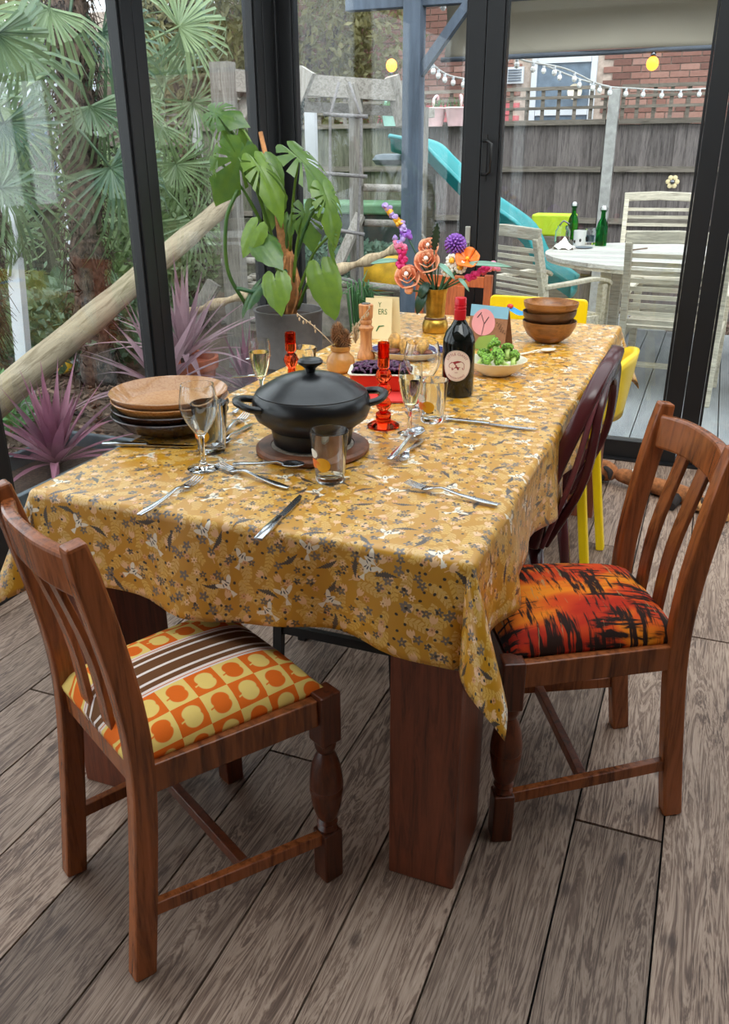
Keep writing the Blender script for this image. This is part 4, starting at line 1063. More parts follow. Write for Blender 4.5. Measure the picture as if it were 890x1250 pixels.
# ================================================================== INDOOR CHAIRS
def dining_chair(label, loc, rz, seat_mat, seat_label):
    t = thing('dining_chair', label, 'chair', loc, rz, None)
    xr, xf, yf = .160, .196, .205
    for s in (-1, 1):
        MB().sweep(bez([(s*xr, -.205, 0), (s*xr, -.178, .22), (s*xr, -.158, .44), (s*xr, -.168, .62), (s*xr, -.213, .885)], 5), [(.036, .044)]*19+[(.036, .042), (.033, .034)], (0, 1, 0)).build('rear_post', 'chair_wood', t, bevel=.006)
        MB().box((s*xf, yf, .062), (.045, .045, .124)).build('leg_block', 'chair_wood_dark', t, bevel=.004); MB().box((s*xf, yf, .405), (.047, .047, .115)).build('leg_block', 'chair_wood_dark', t, bevel=.004)
        fl_ = MB().lathe([(.019, .124), (.021, .130), (.015, .138), (.022, .146), (.017, .154), (.023, .165), (.030, .192), (.0325, .218), (.0345, .228), (.032, .234), (.0345, .241), (.0325, .262), (.029, .288), (.022, .31), (.016, .322), (.021, .332), (.022, .340), (.019, .3475)], 20, (s*xf, yf, 0))
        fl_.build('turned_leg', 'chair_wood_dark', t)
        MB().bar((s*(xr+.002), -.140, .425), (s*(xf), yf-.022, .425), .024, .058).build('side_rail', 'chair_wood', t, bevel=.003)
        MB().bar((s*(xr+.002), -.166, .140), (s*(xf), yf-.02, .110), .018, .028).build('side_stretcher', 'chair_wood', t, bevel=.002)
        # slat follows the rake of the posts
        MB().sweep(bez([(s*.046, -.156, .452), (s*.047, -.172, .62), (s*.048, -.219, .802)], 4), (.042, .011), (0, 1, 0)).build('back_slat', 'chair_wood', t, bevel=.002)
    MB().box((0, yf, .425), (2*xf-.05, .024, .058)).build('front_rail', 'chair_wood_dark', t, bevel=.003)
    MB().box((0, -.155, .428), (2*xr-.036, .026, .055)).build('back_rail', 'chair_wood', t, bevel=.003)
    MB().box((0, .02, .124), (2*.180-.02, .020, .026)).build('cross_stretcher', 'chair_wood_dark', t, bevel=.002)
    MB().sweep(bez([(-xr+.012, -.203, .822), (-.06, -.225, .828), (.06, -.225, .828), (xr-.012, -.203, .822)], 4), (.024, .076), (0, -.12, 1)).build('top_rail', 'chair_wood', t, bevel=.006)
    def pad(u, v):
        a, b_ = (u-.5)*2, (v-.5)*2; wv = (.158+.030*(v))*(1-.0*abs(b_)); e = max(abs(a), abs(b_))
        hx = wv*a; hy = .02+.192*b_; ed = (1-abs(a)**6)*(1-abs(b_)**6)
        return (hx, hy, .040*ed**.6+.018*(1-a*a)*(1-b_*b_))
    c = MB().grid(pad, 20, 20); c.grid(lambda u, v: (pad(1-u, v)[0]*.985, pad(1-u, v)[1]*.99, -.012), 20, 20)
    n = 21; o_ = n*n; ring = [i for i in range(n)]+[j*n+n-1 for j in range(1, n)]+[(n-1)*n+i for i in range(n-2, -1, -1)]+[j*n for j in range(n-2, 0, -1)]
    low = [(k//n)*n+(n-1-k % n)+o_ for k in ring]
    for k in range(len(ring)): c.f.append((ring[k], low[k], low[(k+1) % len(ring)], ring[(k+1) % len(ring)])); c.sm.append(True)
    s_ = c.build('seat_cushion', seat_mat, t, (0, 0, .462)); s_['label'] = seat_label
    return t
dining_chair('wooden dining chair with an apple-checked orange seat', (-.843, 1.132, 0), math.radians(-28.5), 'apple_check_fabric', 'orange and cream apple check seat with brown stripes')
dining_chair('wooden dining chair with an abstract red and brown seat', (-.168, 1.725, 0), math.radians(117), 'abstract_fabric', 'red, orange and dark brown abstract print seat')
# brown moulded chair with looping bands for a back, facing the table
bc = thing('band_back_chair', 'glossy brown plastic chair with looping band backrest tucked in', 'chair', (-.455, 2.33, 0), PI/2)
def arch(wd, h, y0, lean, bul=0.0, z0=.42, n=12, sk=0.0):
    """an arch from seat side over the top to the other side, bulging backwards by bul half way up"""
    q = [(-wd, y0, z0), (-wd*1.04, y0-lean*.30-bul, z0+(h-z0)*.45), (-wd*.80, y0-lean*.80-bul*.4, z0+(h-z0)*.88), (sk, y0-lean, h)]
    return bez(q+[(-x, y, z) for x, y, z in reversed(q[:3])], n)
MB().sweep(arch(.225, .885, -.110, .135), (.075, .040), (0, 1, .2), True).build('outer_band', 'brown_plastic', bc, bevel=.010)
MB().sweep(arch(.220, .875, -.135, .105, .030, sk=.03), (.055, .014), (0, 1, .2), True).build('middle_band', 'brown_plastic_sheen', bc, bevel=.004)
MB().sweep(arch(.205, .86, -.140, .100, .055, sk=-.03), (.055, .022), (0, 1, .2), True).build('inner_band', 'brown_plastic', bc, bevel=.006)
def bseat(u, v):
    a = (u-.5)*2; b_ = v; wv = .245*(1-.12*b_); return (a*wv, -.130+.36*b_, .425+.02*a*a-.012*math.sin(PI*b_))
o = MB().grid(bseat, 10, 10).build('seat', 'brown_plastic', bc); m_ = o.modifiers.new('s', 'SOLIDIFY'); m_.thickness = .018
for sx in (-1, 1):
    MB().tube([(sx*.22, -.17, 0), (sx*.20, -.11, .42)], [.014, .022], 8).build('leg', 'brown_plastic', bc); MB().tube([(sx*.21, .20, 0), (sx*.19, .16, .42)], [.014, .022], 8).build('leg', 'brown_plastic', bc)
def yellow_chair(label, loc, rz, square):
    t = thing('yellow_chair', label, 'chair', loc, rz)
    def seat(u, v): a, b_ = (u-.5)*2, (v-.5)*2; k = math.sqrt(1-.42*min(1, b_*b_)); k2 = math.sqrt(1-.42*min(1, a*a)); return (a*.225*k, b_*.215*k2, .448-.010*(1-a*a)*(1-b_*b_))
    o = MB().grid(seat, 12, 12).build('seat', 'yellow_paint', t); m_ = o.modifiers.new('s', 'SOLIDIFY'); m_.thickness = .02
    for sx in (-1, 1):
        if square:
            MB().bar((sx*.175, -.205, 0), (sx*.170, -.20, .70), .034, .030, (0, 1, 0)).build('rear_leg', 'yellow_paint', t, bevel=.006)
        else:
            MB().sweep(bez([(sx*.195, -.255, 0), (sx*.18, -.20, .42), (sx*.185, -.205, .56), (sx*.20, -.235, .70)], 4), (.036, .030), (0, 1, 0)).build('rear_leg', 'yellow_paint', t, bevel=.006)
        MB().tube([(sx*.19, .19, 0), (sx*.165, .15, .44)], [.013, .018], 10).build('front_leg', 'yellow_paint', t)
    if square:
        def R4(wd, z0, z1, r): 
            P = []
            for cx_, cz_, a0 in ((wd-r, z1-r, 0), (-wd+r, z1-r, 90), (-wd+r, z0+r, 180), (wd-r, z0+r, 270)):
                for k in range(5): a = math.radians(a0+k*22.5); P.append((cx_+r*math.cos(a), cz_+r*math.sin(a)))
            return P
        MB().prism(R4(.215, .60, .825, .02), .02, Matrix.Translation((0, -.215, 0)) @ Matrix.Rotation(PI/2, 4, 'X')).build('backrest', 'yellow_paint', t, bevel=.006)
    else:
        def back(u, v): a = (u-.5)*2; hgt = 1-.55*abs(a)**3; return (a*.235, -.275+.10*a*a-.03*v, .595+.02*a*a+v*.215*(hgt))
        o = MB().grid(back, 16, 8).build('backrest', 'yellow_paint', t); m_ = o.modifiers.new('s', 'SOLIDIFY'); m_.thickness = .018; m_.offset = 1
    return t
yellow_chair('yellow chair with rounded wraparound back on the long side', (-.50, 2.86, 0), PI/2, False)
yellow_chair('yellow chair with a straight rectangular back at the table end', (-.685, 3.56, 0), PI, True)
wc = thing('splat_back_chair', 'orange-brown wooden chair with broad splat behind the vase', 'chair', (-1.125, 3.755, 0), PI)
for sx in (-1, 1):
    MB().sweep([(sx*.165, -.20, 0), (sx*.165, -.185, .44), (sx*.168, -.22, .885)], (.036, .032), (0, 1, 0)).build('rear_post', 'orange_wood', wc, bevel=.004); MB().bar((sx*.17, .18, 0), (sx*.17, .18, .44), .036, .036, (0, 1, 0)).build('front_leg', 'orange_wood', wc)
MB().sweep([(-.15, -.216, .85), (0, -.226, .85), (.15, -.216, .85)], (.02, .05), (0, 0, 1)).build('top_rail', 'orange_wood', wc, bevel=.003)
MB().sweep([(.02, -.185, .45), (.02, -.213, .83)], (.15, .012), (0, 1, 0)).build('back_splat', 'orange_wood', wc, bevel=.003)
MB().box((0, 0, .45), (.38, .40, .03)).build('seat', 'orange_wood', wc, bevel=.006)
st = thing('black_stool', 'black painted stool pushed under the table', 'stool', (-.845, 1.965, 0))
for sx in (-1, 1):
    for sy in (-1, 1): MB().bar((sx*.185, sy*.085, 0), (sx*.165, sy*.075, .425), .026, .026, (0, 1, 0)).build('leg', 'black_paint', st)
    MB().box((sx*.176, 0, .135), (.018, .14, .024)).build('stretcher', 'black_paint', st)
MB().box((0, 0, .436), (.38, .18, .02)).build('seat', 'black_paint', st, bevel=.004)
for sy in (-1, 1): MB().box((0, sy*.080, .135), (.34, .018, .028)).build('stretcher', 'black_paint', st)
# plush toys on the floor by the door
tf = px(785, 590, z=.04)
pt = thing('plush_fox', 'brown, white and black plush dog toy lying by the door', 'soft toy', (tf.x, tf.y, 0), -.42)
bd = MB().tube(bez([(.30, -.02, .032), (.20, 0, .038), (.05, .01, .041), (-.08, 0, .05), (-.14, 0, .048)], 5), [.8*q_ for q_ in (.020, .03, .042, .046, .048, .05, .05, .05, .05, .048, .046, .045, .045, .046, .046, .044, .042, .040, .036, .03, .02)], 12).build('body', 'plush_brown', pt)
hd = MB().tube(bez([(-.13, 0, .05), (-.19, -.01, .055), (-.24, -.015, .05), (-.29, -.02, .04), (-.315, -.022, .038)], 4), [.02, .034, .042, .047, .049, .048, .046, .043, .04, .035, .031, .027, .024, .021, .018, .015, .010], 12).build('head', 'plush_brown', pt)
MB().ball((-.318, -.022, .04), .012, 8, 5).build('nose', 'plush_black', pt); MB().ball((-.245, -.034, .070), .032, 10, 6, (1.6, .8, .7)).build('white_blaze', 'plush_white', pt)
MB().ball((-.20, -.05, .035), .030, 10, 6, (1.3, .8, .8)).build('cheek', 'plush_black', pt); MB().tube([(-.17, -.03, .08), (-.14, -.05, .07), (-.13, -.065, .04)], [.02, .018, .006], 8, flat=.5).build('ear', 'plush_black', pt)
MB().tube([(-.215, -.055, .062), (-.20, -.068, .045), (-.205, -.07, .03)], .007, 6).build('white_stripe', 'plush_white', pt)
for x_ in (.02, .18): MB().tube([(x_, -.03, .03), (x_+.01, -.08, .022), (x_+.02, -.12, .02)], [.024, .02, .018], 8).build('paw', 'plush_black', pt)
MB().ball((.32, -.03, .036), .026, 8, 6, (1.4, 1, 1)).build('tail_tip', 'plush_white', pt); MB().ball((-.02, 0, .088), .03, 8, 5, (1.4, .9, .4)).build('white_patch', 'plush_white', pt)
lt = px(900, 616, z=.03)
lp_ = thing('plush_leopard', 'leopard spotted plush toy lying flat behind the chair', 'soft toy', (lt.x, lt.y, 0), .5)
MB().ball((0, 0, .032), .1, 14, 8, (1.3, .8, .3)).build('body', 'leopard_plush', lp_); MB().ball((-.15, .02, .03), .05, 10, 6, (1, 1, .6)).build('head', 'leopard_plush', lp_)
for (x_, y_) in ((-.09, -.08), (.09, -.09), (.12, .08)): MB().tube([(x_*.6, y_*.6, .028), (x_*1.3, y_*1.4, .02)], [.03, .02], 8).build('paw', 'leopard_plush', lp_)

# ================================================================== ON THE TABLE
def tp(u, v): p = px(u, v, z=T); return Vector((p.x, p.y, T))
# ---- stack of stoneware plates
def plate(label, p, mat, r=.148, dz=0.0, tilt=(0, 0)):
    o = MB().lathe([(0, .004), (r*.55, .0), (r*.6, .004), (r*.80, .014), (r*.97, .040), (r, .046), (r*.985, .048), (r*.92, .036), (r*.76, .016), (0, .012)], 44).build('plate', mat, None, (p.x, p.y, p.z+dz))
    o.rotation_euler = (tilt[0], tilt[1], 0); return tag(o, label, 'plate', 'stack of stoneware plates')
P = tp(210, 522)
for i, (m_, lb_) in enumerate((('plate_dark', 'dark brown stoneware plate at the bottom of the stack'), ('plate_dark', 'blackish brown stoneware plate second from the bottom of the stack'), ('plate_rim', 'tan stoneware plate just under the topmost plate'), ('plate_brown', 'speckled tan stoneware plate on top of the stack'))):
    plate(lb_, P+Vector((random.uniform(-.004, .004), random.uniform(-.004, .004), 0)), m_, .146, i*.0175)
# ---- glasses
def tumbler(label, u, v, s=1.0):
    t = thing('tumbler', label, 'glass', tp(u, v), 0, 'straight tumblers'); r0, r1, h = .030*s, .041*s, .112*s
    MB().lathe([(0, 0), (r0*.92, 0), (r0, .004), (r1, h-.001), (r1-.0008, h), (r1-.0016, h-.001), (r0-.0018, .016), (r0*.7, .013), (0, .012)], 32).build('glass_body', 'clear_glass', t)
    def patch(a0, a1, z0, z1, mat, nm, rnd=False):
        def f(q, w):
            if rnd: 
                a = (a0+a1)/2+(a1-a0)/2*w*math.cos(q*2*PI); z = (z0+z1)/2+(z1-z0)/2*w*math.sin(q*2*PI)
            else: a = a0+(a1-a0)*q; z = z0+(z1-z0)*w
            R = r0+(r1-r0)*z/h+.0004; return (R*math.cos(a), R*math.sin(a), z)
        MB().grid(f, 20, 4).build(nm, mat, t)
    patch(-2.1, -1.1, .030*s, .062*s, 'amber_yellow', 'printed_slice', True); patch(-2.75, -1.75, .036*s, .056*s, 'orange', 'printed_fruit', True); patch(-2.6, -1.9, .058*s, .078*s, 'petal_white', 'printed_blossom', True)
    return t
tumbler('clear tumbler with orange fruit print in front of the black pot', 403, 587); tumbler('clear tumbler with fruit print beside the wine bottle', 527, 514, .98); tumbler('clear tumbler standing behind the large wine glass by the plates', 259, 551, 1.05); tumbler('clear tumbler partly hidden behind the pot lid', 372, 466, .95)
def wineglass(label, u, v, h, r, stem, wine=None):
    t = thing('wine_glass', label, 'glass', tp(u, v), 0, 'stemmed glasses'); R = r; b0 = h*stem; bh = h-b0; w_ = .0016
    out = [(0, 0), (.034, 0), (.036, .002), (.030, .005), (.010, .010), (.0055, .018), (.005, b0*.6), (.006, b0*.9)]
    for k in (.0, .06, .15, .28, .42, .56, .7, .85, 1.0): out.append((max(.007, R*math.sin(min(1, (k*1.25+.05))*PI/2)**.75*(1-.22*max(0, k-.55)/.45)), b0+bh*k))
    inn = [(max(0, a-w_), z) for a, z in reversed(out[9:])]+[(0, b0+bh*.04)]
    MB().lathe(out+inn, 32).build('glass_body', 'clear_glass', t)
    if wine:
        k1 = wine; prof = [(0, b0+bh*.045)]
        for k in (.06, .15, .28, .42): 
            if k <= k1: prof.append((R*math.sin(min(1, (k*1.25+.05))*PI/2)**.75-w_-.0006, b0+bh*k))
        prof += [(prof[-1][0], prof[-1][1]+.003), (0, prof[-1][1]+.003)]; MB().lathe(prof, 24).build('wine', 'red_wine', t)
    return t
wineglass('large empty wine glass beside the stacked plates', 249, 572, .190, .045, .40); wineglass('wide round goblet behind the champagne flute', 514, 498, .180, .054, .36)
def flute(label, u, v, fill=.62):
    t = thing('champagne_flute', label, 'glass', tp(u, v), 0, 'champagne flutes'); h = .175; b0 = .060; r = .030; w_ = .0015
    out = [(0, 0), (.028, 0), (.030, .002), (.022, .005), (.006, .012), (.0045, .03), (.006, b0), (.016, b0+.016), (.025, b0+.045), (r, b0+.075), (.0295, b0+.1), (.0275, h)]
    inn = [(a-w_, z) for a, z in reversed(out[7:])]+[(0, b0+.008)]; MB().lathe(out+inn, 28).build('glass_body', 'clear_glass', t)
    f = [(0, b0+.010), (.0138, b0+.018), (.0228, b0+.045), (r-w_-.0006, b0+.073), (r-w_-.0006, b0+.082), (0, b0+.082)]; MB().lathe(f, 24).build('sparkling_wine', 'prosecco', t)
flute('champagne flute of pale sparkling wine beside the red candlestick', 500, 529); flute('champagne flute half hidden behind the black casserole', 320, 491)
# ---- black casserole on its trivet
P = tp(382, 549)
tv = thing('trivet', 'round carved wooden trivet under the black pot', 'trivet', P)
MB().lathe([(0, 0), (.126, 0), (.132, .004), (.132, .012), (.126, .017), (.098, .017), (.098, .014), (0, .014)], 48).build('trivet_disc', 'trivet_wood', tv); MB().lathe([(0, .0145), (.096, .0145), (.096, .0165), (0, .0165)], 40).build('inlay', 'trivet_inlay', tv)
cs = thing('casserole', 'matte black cast casserole pot with domed lid and loop handles', 'cooking pot', P+Vector((0, 0, .018)), .62)
pr = [(0, 0), (.084, 0), (.090, .004), (.096, .040), (.102, .046), (.128, .066), (.136, .086), (.135, .106), (.128, .120), (.124, .124), (.120, .118), (.122, .10), (.11, .07), (.088, .03), (0, .02)]
MB().lathe(pr, 48).build('pot_body', 'cast_black', cs)
ld = MB().lathe([(0, .168), (.022, .1665), (.05, .161), (.08, .151), (.105, .137), (.122, .126), (.1255, .1245), (.1255, .121), (.115, .122), (.08, .14), (0, .156)], 48).build('lid', 'cast_black', cs)
MB().lathe([(.010, .165), (.012, .176), (.020, .182), (.028, .187), (.029, .192), (.024, .197), (.012, .199), (0, .1995)], 24).build('knob', 'cast_black', ld)
for s in (-1, 1):
    hp = bez([(s*.118, -.05, .098), (s*.146, -.046, .103), (s*.166, -.022, .108), (s*.170, 0, .109), (s*.166, .022, .108), (s*.146, .046, .103), (s*.118, .05, .098)], 4)
    MB().tube(hp, .0105, 8, flat=.8).build('handle', 'cast_black', cs)
# ---- red glass candlesticks
def candlestick(label, u, v, s):
    t = thing('candlestick', label, 'candlestick', tp(u, v), 0, 'red glass candlesticks')
    pr = [(0, 0), (.040, 0), (.041, .003), (.034, .008), (.022, .012), (.0195, .016), (.0195, .034), (.015, .037), (.010, .041), (.016, .047), (.0205, .058), (.016, .071), (.009, .076), (.015, .082), (.0205, .094), (.016, .107), (.009, .112), (.015, .118), (.021, .130), (.016, .143), (.010, .148), (.0135, .152), (.0145, .155), (.0145, .213), (.0125, .214), (.0120, .175), (0, .174)]
    if s < 1: pr = [(0, 0), (.030, 0), (.03, .004), (.02, .01), (.014, .016), (.012, .05), (.010, .075), (.016, .084), (.022, .098), (.016, .113), (.009, .119), (.014, .124), (.0155, .127), (.0155, .176), (.0130, .177), (.0125, .145), (0, .144)]
    MB().lathe(pr, 28).build('glass_stem', 'amber_red_glass', t)
candlestick('tall red glass bubble candlestick beside the casserole', 468, 520, 1.0); candlestick('shorter red glass candlestick behind the casserole', 357, 480, .9)
# ---- wine bottle, label printed as thin paper and ink
P = tp(558, 481); bt = thing('wine_bottle', 'dark wine bottle with red cap and round cream label', 'bottle', P); BR = .0455
MB().lathe([(0, .006), (.03, 0), (.043, .001), (BR, .006), (BR, .150), (.0445, .160), (.038, .180), (.025, .196), (.0165, .212), (.015, .222), (.015, .262), (0, .262)], 40).build('bottle_body', 'bottle_black', bt)
MB().lathe([(.0158, .212), (.0166, .214), (.0166, .240), (.0155, .241), (.0155, .243), (.0166, .244), (.0166, .249), (.0155, .250), (.0155, .252), (.0166, .253), (.0166, .270), (.0150, .273), (0, .2735)], 28).build('screw_cap', 'cap_red', bt)
face = math.atan2(-P.y, -P.x)-.10; LR = .041; LZ = .092
def wrap(x, y, e=.0): a = face+x/BR; R = BR+.0006+e; return (R*math.cos(a), R*math.sin(a), LZ+y)
lb = MB().grid(lambda u, v: wrap(LR*v*math.cos(u*2*PI), 1.06*LR*v*math.sin(u*2*PI)), 48, 8).build('label', 'label_paper', bt)
def ring(r, w_, e=.0003): return MB().grid(lambda u, v: wrap((r+w_*v)*math.cos(u*2*PI), 1.06*(r+w_*v)*math.sin(u*2*PI), e), 48, 1)
ring(.0385, .0006).build('label_ring', 'label_red', lb)
def text_mesh(s, size, fn, name, mat, parent):
    cu = bpy.data.curves.new('t', 'FONT'); cu.body = s; cu.size = size; cu.align_x = 'CENTER'; cu.resolution_u = 3
    o = bpy.data.objects.new('t', cu); COL.objects.link(o); dg = bpy.context.evaluated_depsgraph_get(); me = bpy.data.meshes.new_from_object(o.evaluated_get(dg)); bpy.data.objects.remove(o)
    me.name = name; 
    for v_ in me.vertices: v_.co = fn(v_.co.x, v_.co.y)
    me.materials.clear(); me.materials.append(M[mat]); return obj(name, me, parent)
def arc_top(x, y, r=.0285): a = PI/2-x/r; return wrap((r+y)*math.cos(a), 1.06*(r+y)*math.sin(a), .0004)
def arc_bot(x, y, r=.0350): a = -PI/2+x/r; return wrap((r-y)*math.cos(a), 1.06*(r-y)*math.sin(a), .0004)
text_mesh('LITTLE GIANT', .0100, arc_top, 'label_lettering', 'label_red', lb); text_mesh('BAROSSA SHIRAZ', .0068, arc_bot, 'label_lettering', 'label_red', lb); text_mesh('2021', .0050, lambda x, y: wrap(x, y-.0200, .0004), 'label_lettering', 'label_red', lb)
def blob(poly, nm, mat, e):
    m = MB(); n = len(poly); cx_ = sum(p[0] for p in poly)/n; cy_ = sum(p[1] for p in poly)/n
    m.add([wrap(cx_, cy_, e)]+[wrap(x, y, e) for x, y in poly], [(0, i+1, (i+1) % n+1) for i in range(n)]); return m.build(nm, mat, lb)
k_ = .00122
body = [(-19, -1), (-17, 4), (-14, 6), (-12, 9), (-9, 8), (-5, 10), (2, 12), (9, 11), (15, 8), (18, 3), (18, -3), (17, -9), (15, -9), (14, -4), (10, -3), (6, -4), (5, -9), (2, -9), (1, -5), (-6, -5), (-8, -10), (-11, -10), (-11, -5), (-15, -5), (-18, -4)]
blob([(x*k_, y*k_) for x, y in body], 'label_animal', 'label_red', .0003)
for (cx_, cy_, a_, b_) in ((3, 4, 5, 3), (12, 4, 3, 4), (-8, 2, 3, 2.4), (-14, 1, 2, 1.5)): blob([((cx_+a_*math.cos(q*PI/6))*k_, (cy_+b_*math.sin(q*PI/6))*k_) for q in range(12)], 'label_highlight', 'label_paper', .0005)
# ---- broccoli bowl with spoon
P = tp(606, 456); bb = thing('serving_bowl', 'shallow cream bowl of broccoli beside the wine bottle', 'bowl', P)
MB().lathe([(0, .004), (.045, .0), (.05, .003), (.075, .020), (.092, .043), (.094, .046), (.091, .046), (.072, .025), (.045, .010), (0, .009)], 40).build('bowl_body', 'ceramic_cream', bb)
fl_spots = [(-.045, -.03), (.03, -.04), (.05, .0), (-.05, .02), (0, -.01), (.02, .035), (-.02, .045), (.045, .04), (-.015, -.05), (-.01, .01), (.03, .0)]
for i, (x_, y_) in enumerate(fl_spots):
    z_ = .038+.018*(1-math.hypot(x_, y_)/.07)+(.02 if i > 8 else 0)
    t = thing('broccoli_floret', 'steamed green broccoli floret in the cream bowl', 'broccoli', P+Vector((x_, y_, z_)), random.uniform(0, 6), 'broccoli florets in the bowl'); t.rotation_euler = (random.uniform(-.9, .9), random.uniform(-.9, .9), random.uniform(0, 6))
    MB().tube([(0, 0, -.018), (0, 0, .0), (.002, 0, .014)], [.008, .007, .011], 8).build('stalk', 'broccoli_stem', t)
    hm = MB()
    for k in range(9):
        a = k*2.4; rr = .013*math.sqrt(k/9); hm.ball((rr*1.25*math.cos(a), rr*1.25*math.sin(a), .022-rr*.4), .0098, 8, 5, (1, 1, .9), .12)
    hm.build('floret_head', 'broccoli_head', t)
t = thing('broccoli_floret', 'tall pale broccoli stalk standing up in the bowl', 'broccoli', P+Vector((-.005, .03, .06)), 0); t.rotation_euler = (-.2, -.5, 0); MB().tube([(0, 0, -.03), (0, 0, .01), (.003, 0, .035)], [.010, .009, .012], 8).build('stalk', 'broccoli_stem', t); MB().ball((.004, 0, .04), .013, 8, 6, (1, 1, .7), .15).build('floret_head', 'broccoli_head', t)
# ---- turned wooden bowls, three nested
P = tp(669, 417)
def wbowl(label, dz, mat, r, h, tilt=(0, 0)):
    o = MB().lathe([(0, .003), (r*.36, 0), (r*.5, .004), (r*.8, h*.35), (r*.97, h*.75), (r, h), (r*.975, h), (r*.93, h*.75), (r*.74, h*.36), (r*.4, .010), (0, .009)], 40).build('wooden_bowl', mat, None, P+Vector((0, 0, dz))); o.rotation_euler = (tilt[0], tilt[1], 0); tag(o, label, 'bowl', 'nested wooden bowls')
wbowl('brown wooden bowl at the bottom of the nested bowls', 0, 'bowl_wood', .098, .078); wbowl('dark wooden bowl tilted in the middle of the nested bowls', .047, 'bowl_wood_dark', .097, .068, (.02, -.04)); wbowl('light brown wooden bowl on top of the nested bowls', .083, 'bowl_wood', .099, .062, (0, .01))
# ---- brass vase with brick-built flowers
P = tp(531, 405); VP = P
vs2 = thing('brass_vase', 'antique brass vase with flared top holding the flowers', 'vase', P)
MB().lathe([(0, 0), (.046, 0), (.050, .006), (.050, .030), (.046, .044), (.040, .052), (.0405, .056), (.036, .060), (.037, .10), (.041, .145), (.0455, .165), (.0435, .166), (.039, .145), (.034, .10), (.033, .06), (0, .05)], 36).build('vase_body', 'brass', vs2)
MB().lathe([(.041, .049), (.0435, .052), (.0435, .056), (.041, .059)], 32).build('vase_band', 'bowl_wood_dark', vs2)
MOUTH = P+Vector((0, 0, .150))
def flower(name, label, u, v, dY=0.0):
    head = px(u, v, Y=P.y+dY); t = thing(name, label, 'flower', head, 0, 'toy brick flowers in the brass vase')
    a = Vector((0, 0, 0)); b_ = MOUTH+Vector((random.uniform(-.018, .018), random.uniform(-.018, .018), -.03))-head
    m = MB().tube(bez([b_, b_*.5+Vector((0, 0, .01)), a], 5), .004, 6); m.build('stem', 'stem_green', t); return t
def rose(label, u, v, dY, s=1.0):
    t = flower('rose', label, u, v, dY); 
    for ringi, (n, r, z, h) in enumerate(((5, .029, -.014, .026), (5, .020, -.004, .028), (4, .0115, .004, .026))):
        for i in range(n):
            a = i*2*PI/n+ringi*.5
            def pet(q, w, r=r, a=a, h=h, z=z): b2 = (q-.5)*1.5; rr = r*(.62+.30*w+.22*w*w); return (s*rr*math.cos(a+b2*.85), s*rr*math.sin(a+b2*.85), s*(z+h*w*(1-.5*(q-.5)**2*2)-.012))
            o = MB().grid(pet, 6, 4).build('petal', 'peach_deep' if (i+ringi) % 2 else 'peach', t); o.rotation_euler = (.95, 0, .25); m_ = o.modifiers.new('s', 'SOLIDIFY'); m_.thickness = .002*s
    MB().ball((0, -.008*s, .006*s), .0065*s, 8, 6).build('heart', 'petal_white', t)
rose('large peach rose low on the left of the bouquet', 497, 337, -.05, 1.5); rose('peach rose in the middle of the bouquet', 521, 318, -.02, 1.5); rose('peach rose at the back of the bouquet', 523, 301, .03, 1.2)
t = flower('rose', 'small drooping peach rose bud under the large rose', 499, 354, -.05); MB().ball((0, 0, 0), .018, 10, 6, (1, 1, .9), .1).build('bud', 'peach', t)
t = flower('aster', 'round purple aster flower', 556, 299, 0)
hm = MB()
for i in range(90):
    a = i*2.399; e = math.acos(1-1.5*(i+.5)/90); d = Vector((math.sin(e)*math.cos(a), math.sin(e)*math.sin(a), math.cos(e))); hm.tube([d*.012, d*.042], [.0026, .0046], 4)
o = hm.build('petals', 'purple', t); o.rotation_euler = (.6, 0, 0); MB().ball((0, 0, 0), .02, 8, 6).build('heart', 'purple', t)
t = flower('poppy', 'bright orange poppy with broad petals', 571, 318, -.02)
for i in range(4):
    a = i*PI/2+.4
    def pet(q, w, a=a): r = .046*w; b2 = (q-.5)*1.5; return (r*math.cos(a+b2), r*math.sin(a+b2), .016*w*w+.006*math.sin(q*6))
    o = MB().grid(pet, 6, 5).build('petal', 'orange', t); o.rotation_euler = (.75, .15, 0); m_ = o.modifiers.new('s', 'SOLIDIFY'); m_.thickness = .003
MB().ball((0, -.006, .008), .008, 8, 5).build('heart', 'amber_yellow', t)
for (u, v, lab) in ((546, 330, 'white daisy with yellow centre beside the peach rose'), (562, 326, 'white daisy under the orange poppy'), (552, 318, 'small yellow-centred daisy at the back')):
    t = flower('daisy', lab, u, v, -.03)
    for i in range(9):
        a = i*2*PI/9; o = MB().ball((.018*math.cos(a), 0, .018*math.sin(a)), .0085, 6, 4, (1, .5, 1)).build('petal', 'petal_white', t)
    MB().ball((0, -.005, 0), .011, 8, 5).build('heart', 'amber_yellow', t)
def spike(name, label, pts, mats, r, dY=0):
    base = px(*pts[0], Y=P.y+dY); t = thing(name, label, 'flower', base, 0, 'toy brick flowers in the brass vase')
    Q = [px(u, v, Y=P.y+dY+.01*i)-base for i, (u, v) in enumerate(pts)]; m0 = MOUTH-base
    MB().tube(bez([m0]+Q, 5), .0035, 6).build('stem', 'stem_green', t); C_ = bez(Q, 6)
    for i, c in enumerate(C_):
        mt = mats[min(len(mats)-1, int(i/len(C_)*len(mats)))]
        for k in range(2):
            d = Vector((random.uniform(-1, 1), random.uniform(-1, .2), random.uniform(-.4, .4))).normalized()*r*.8
            MB().lathe([(0, -.010), (.006, -.008), (.010, 0), (.011, .006), (.006, .004), (0, .001)], 8).build('blossom', mt, t, c+d).rotation_euler = (random.uniform(-1, 1), random.uniform(-1, 1), 0)
spike('snapdragon', 'magenta snapdragon spike on the left of the bouquet', ((489, 325), (494, 313), (489, 300), (486, 290)), ('magenta', 'magenta', 'pink', 'lavender'), .020, -.02)
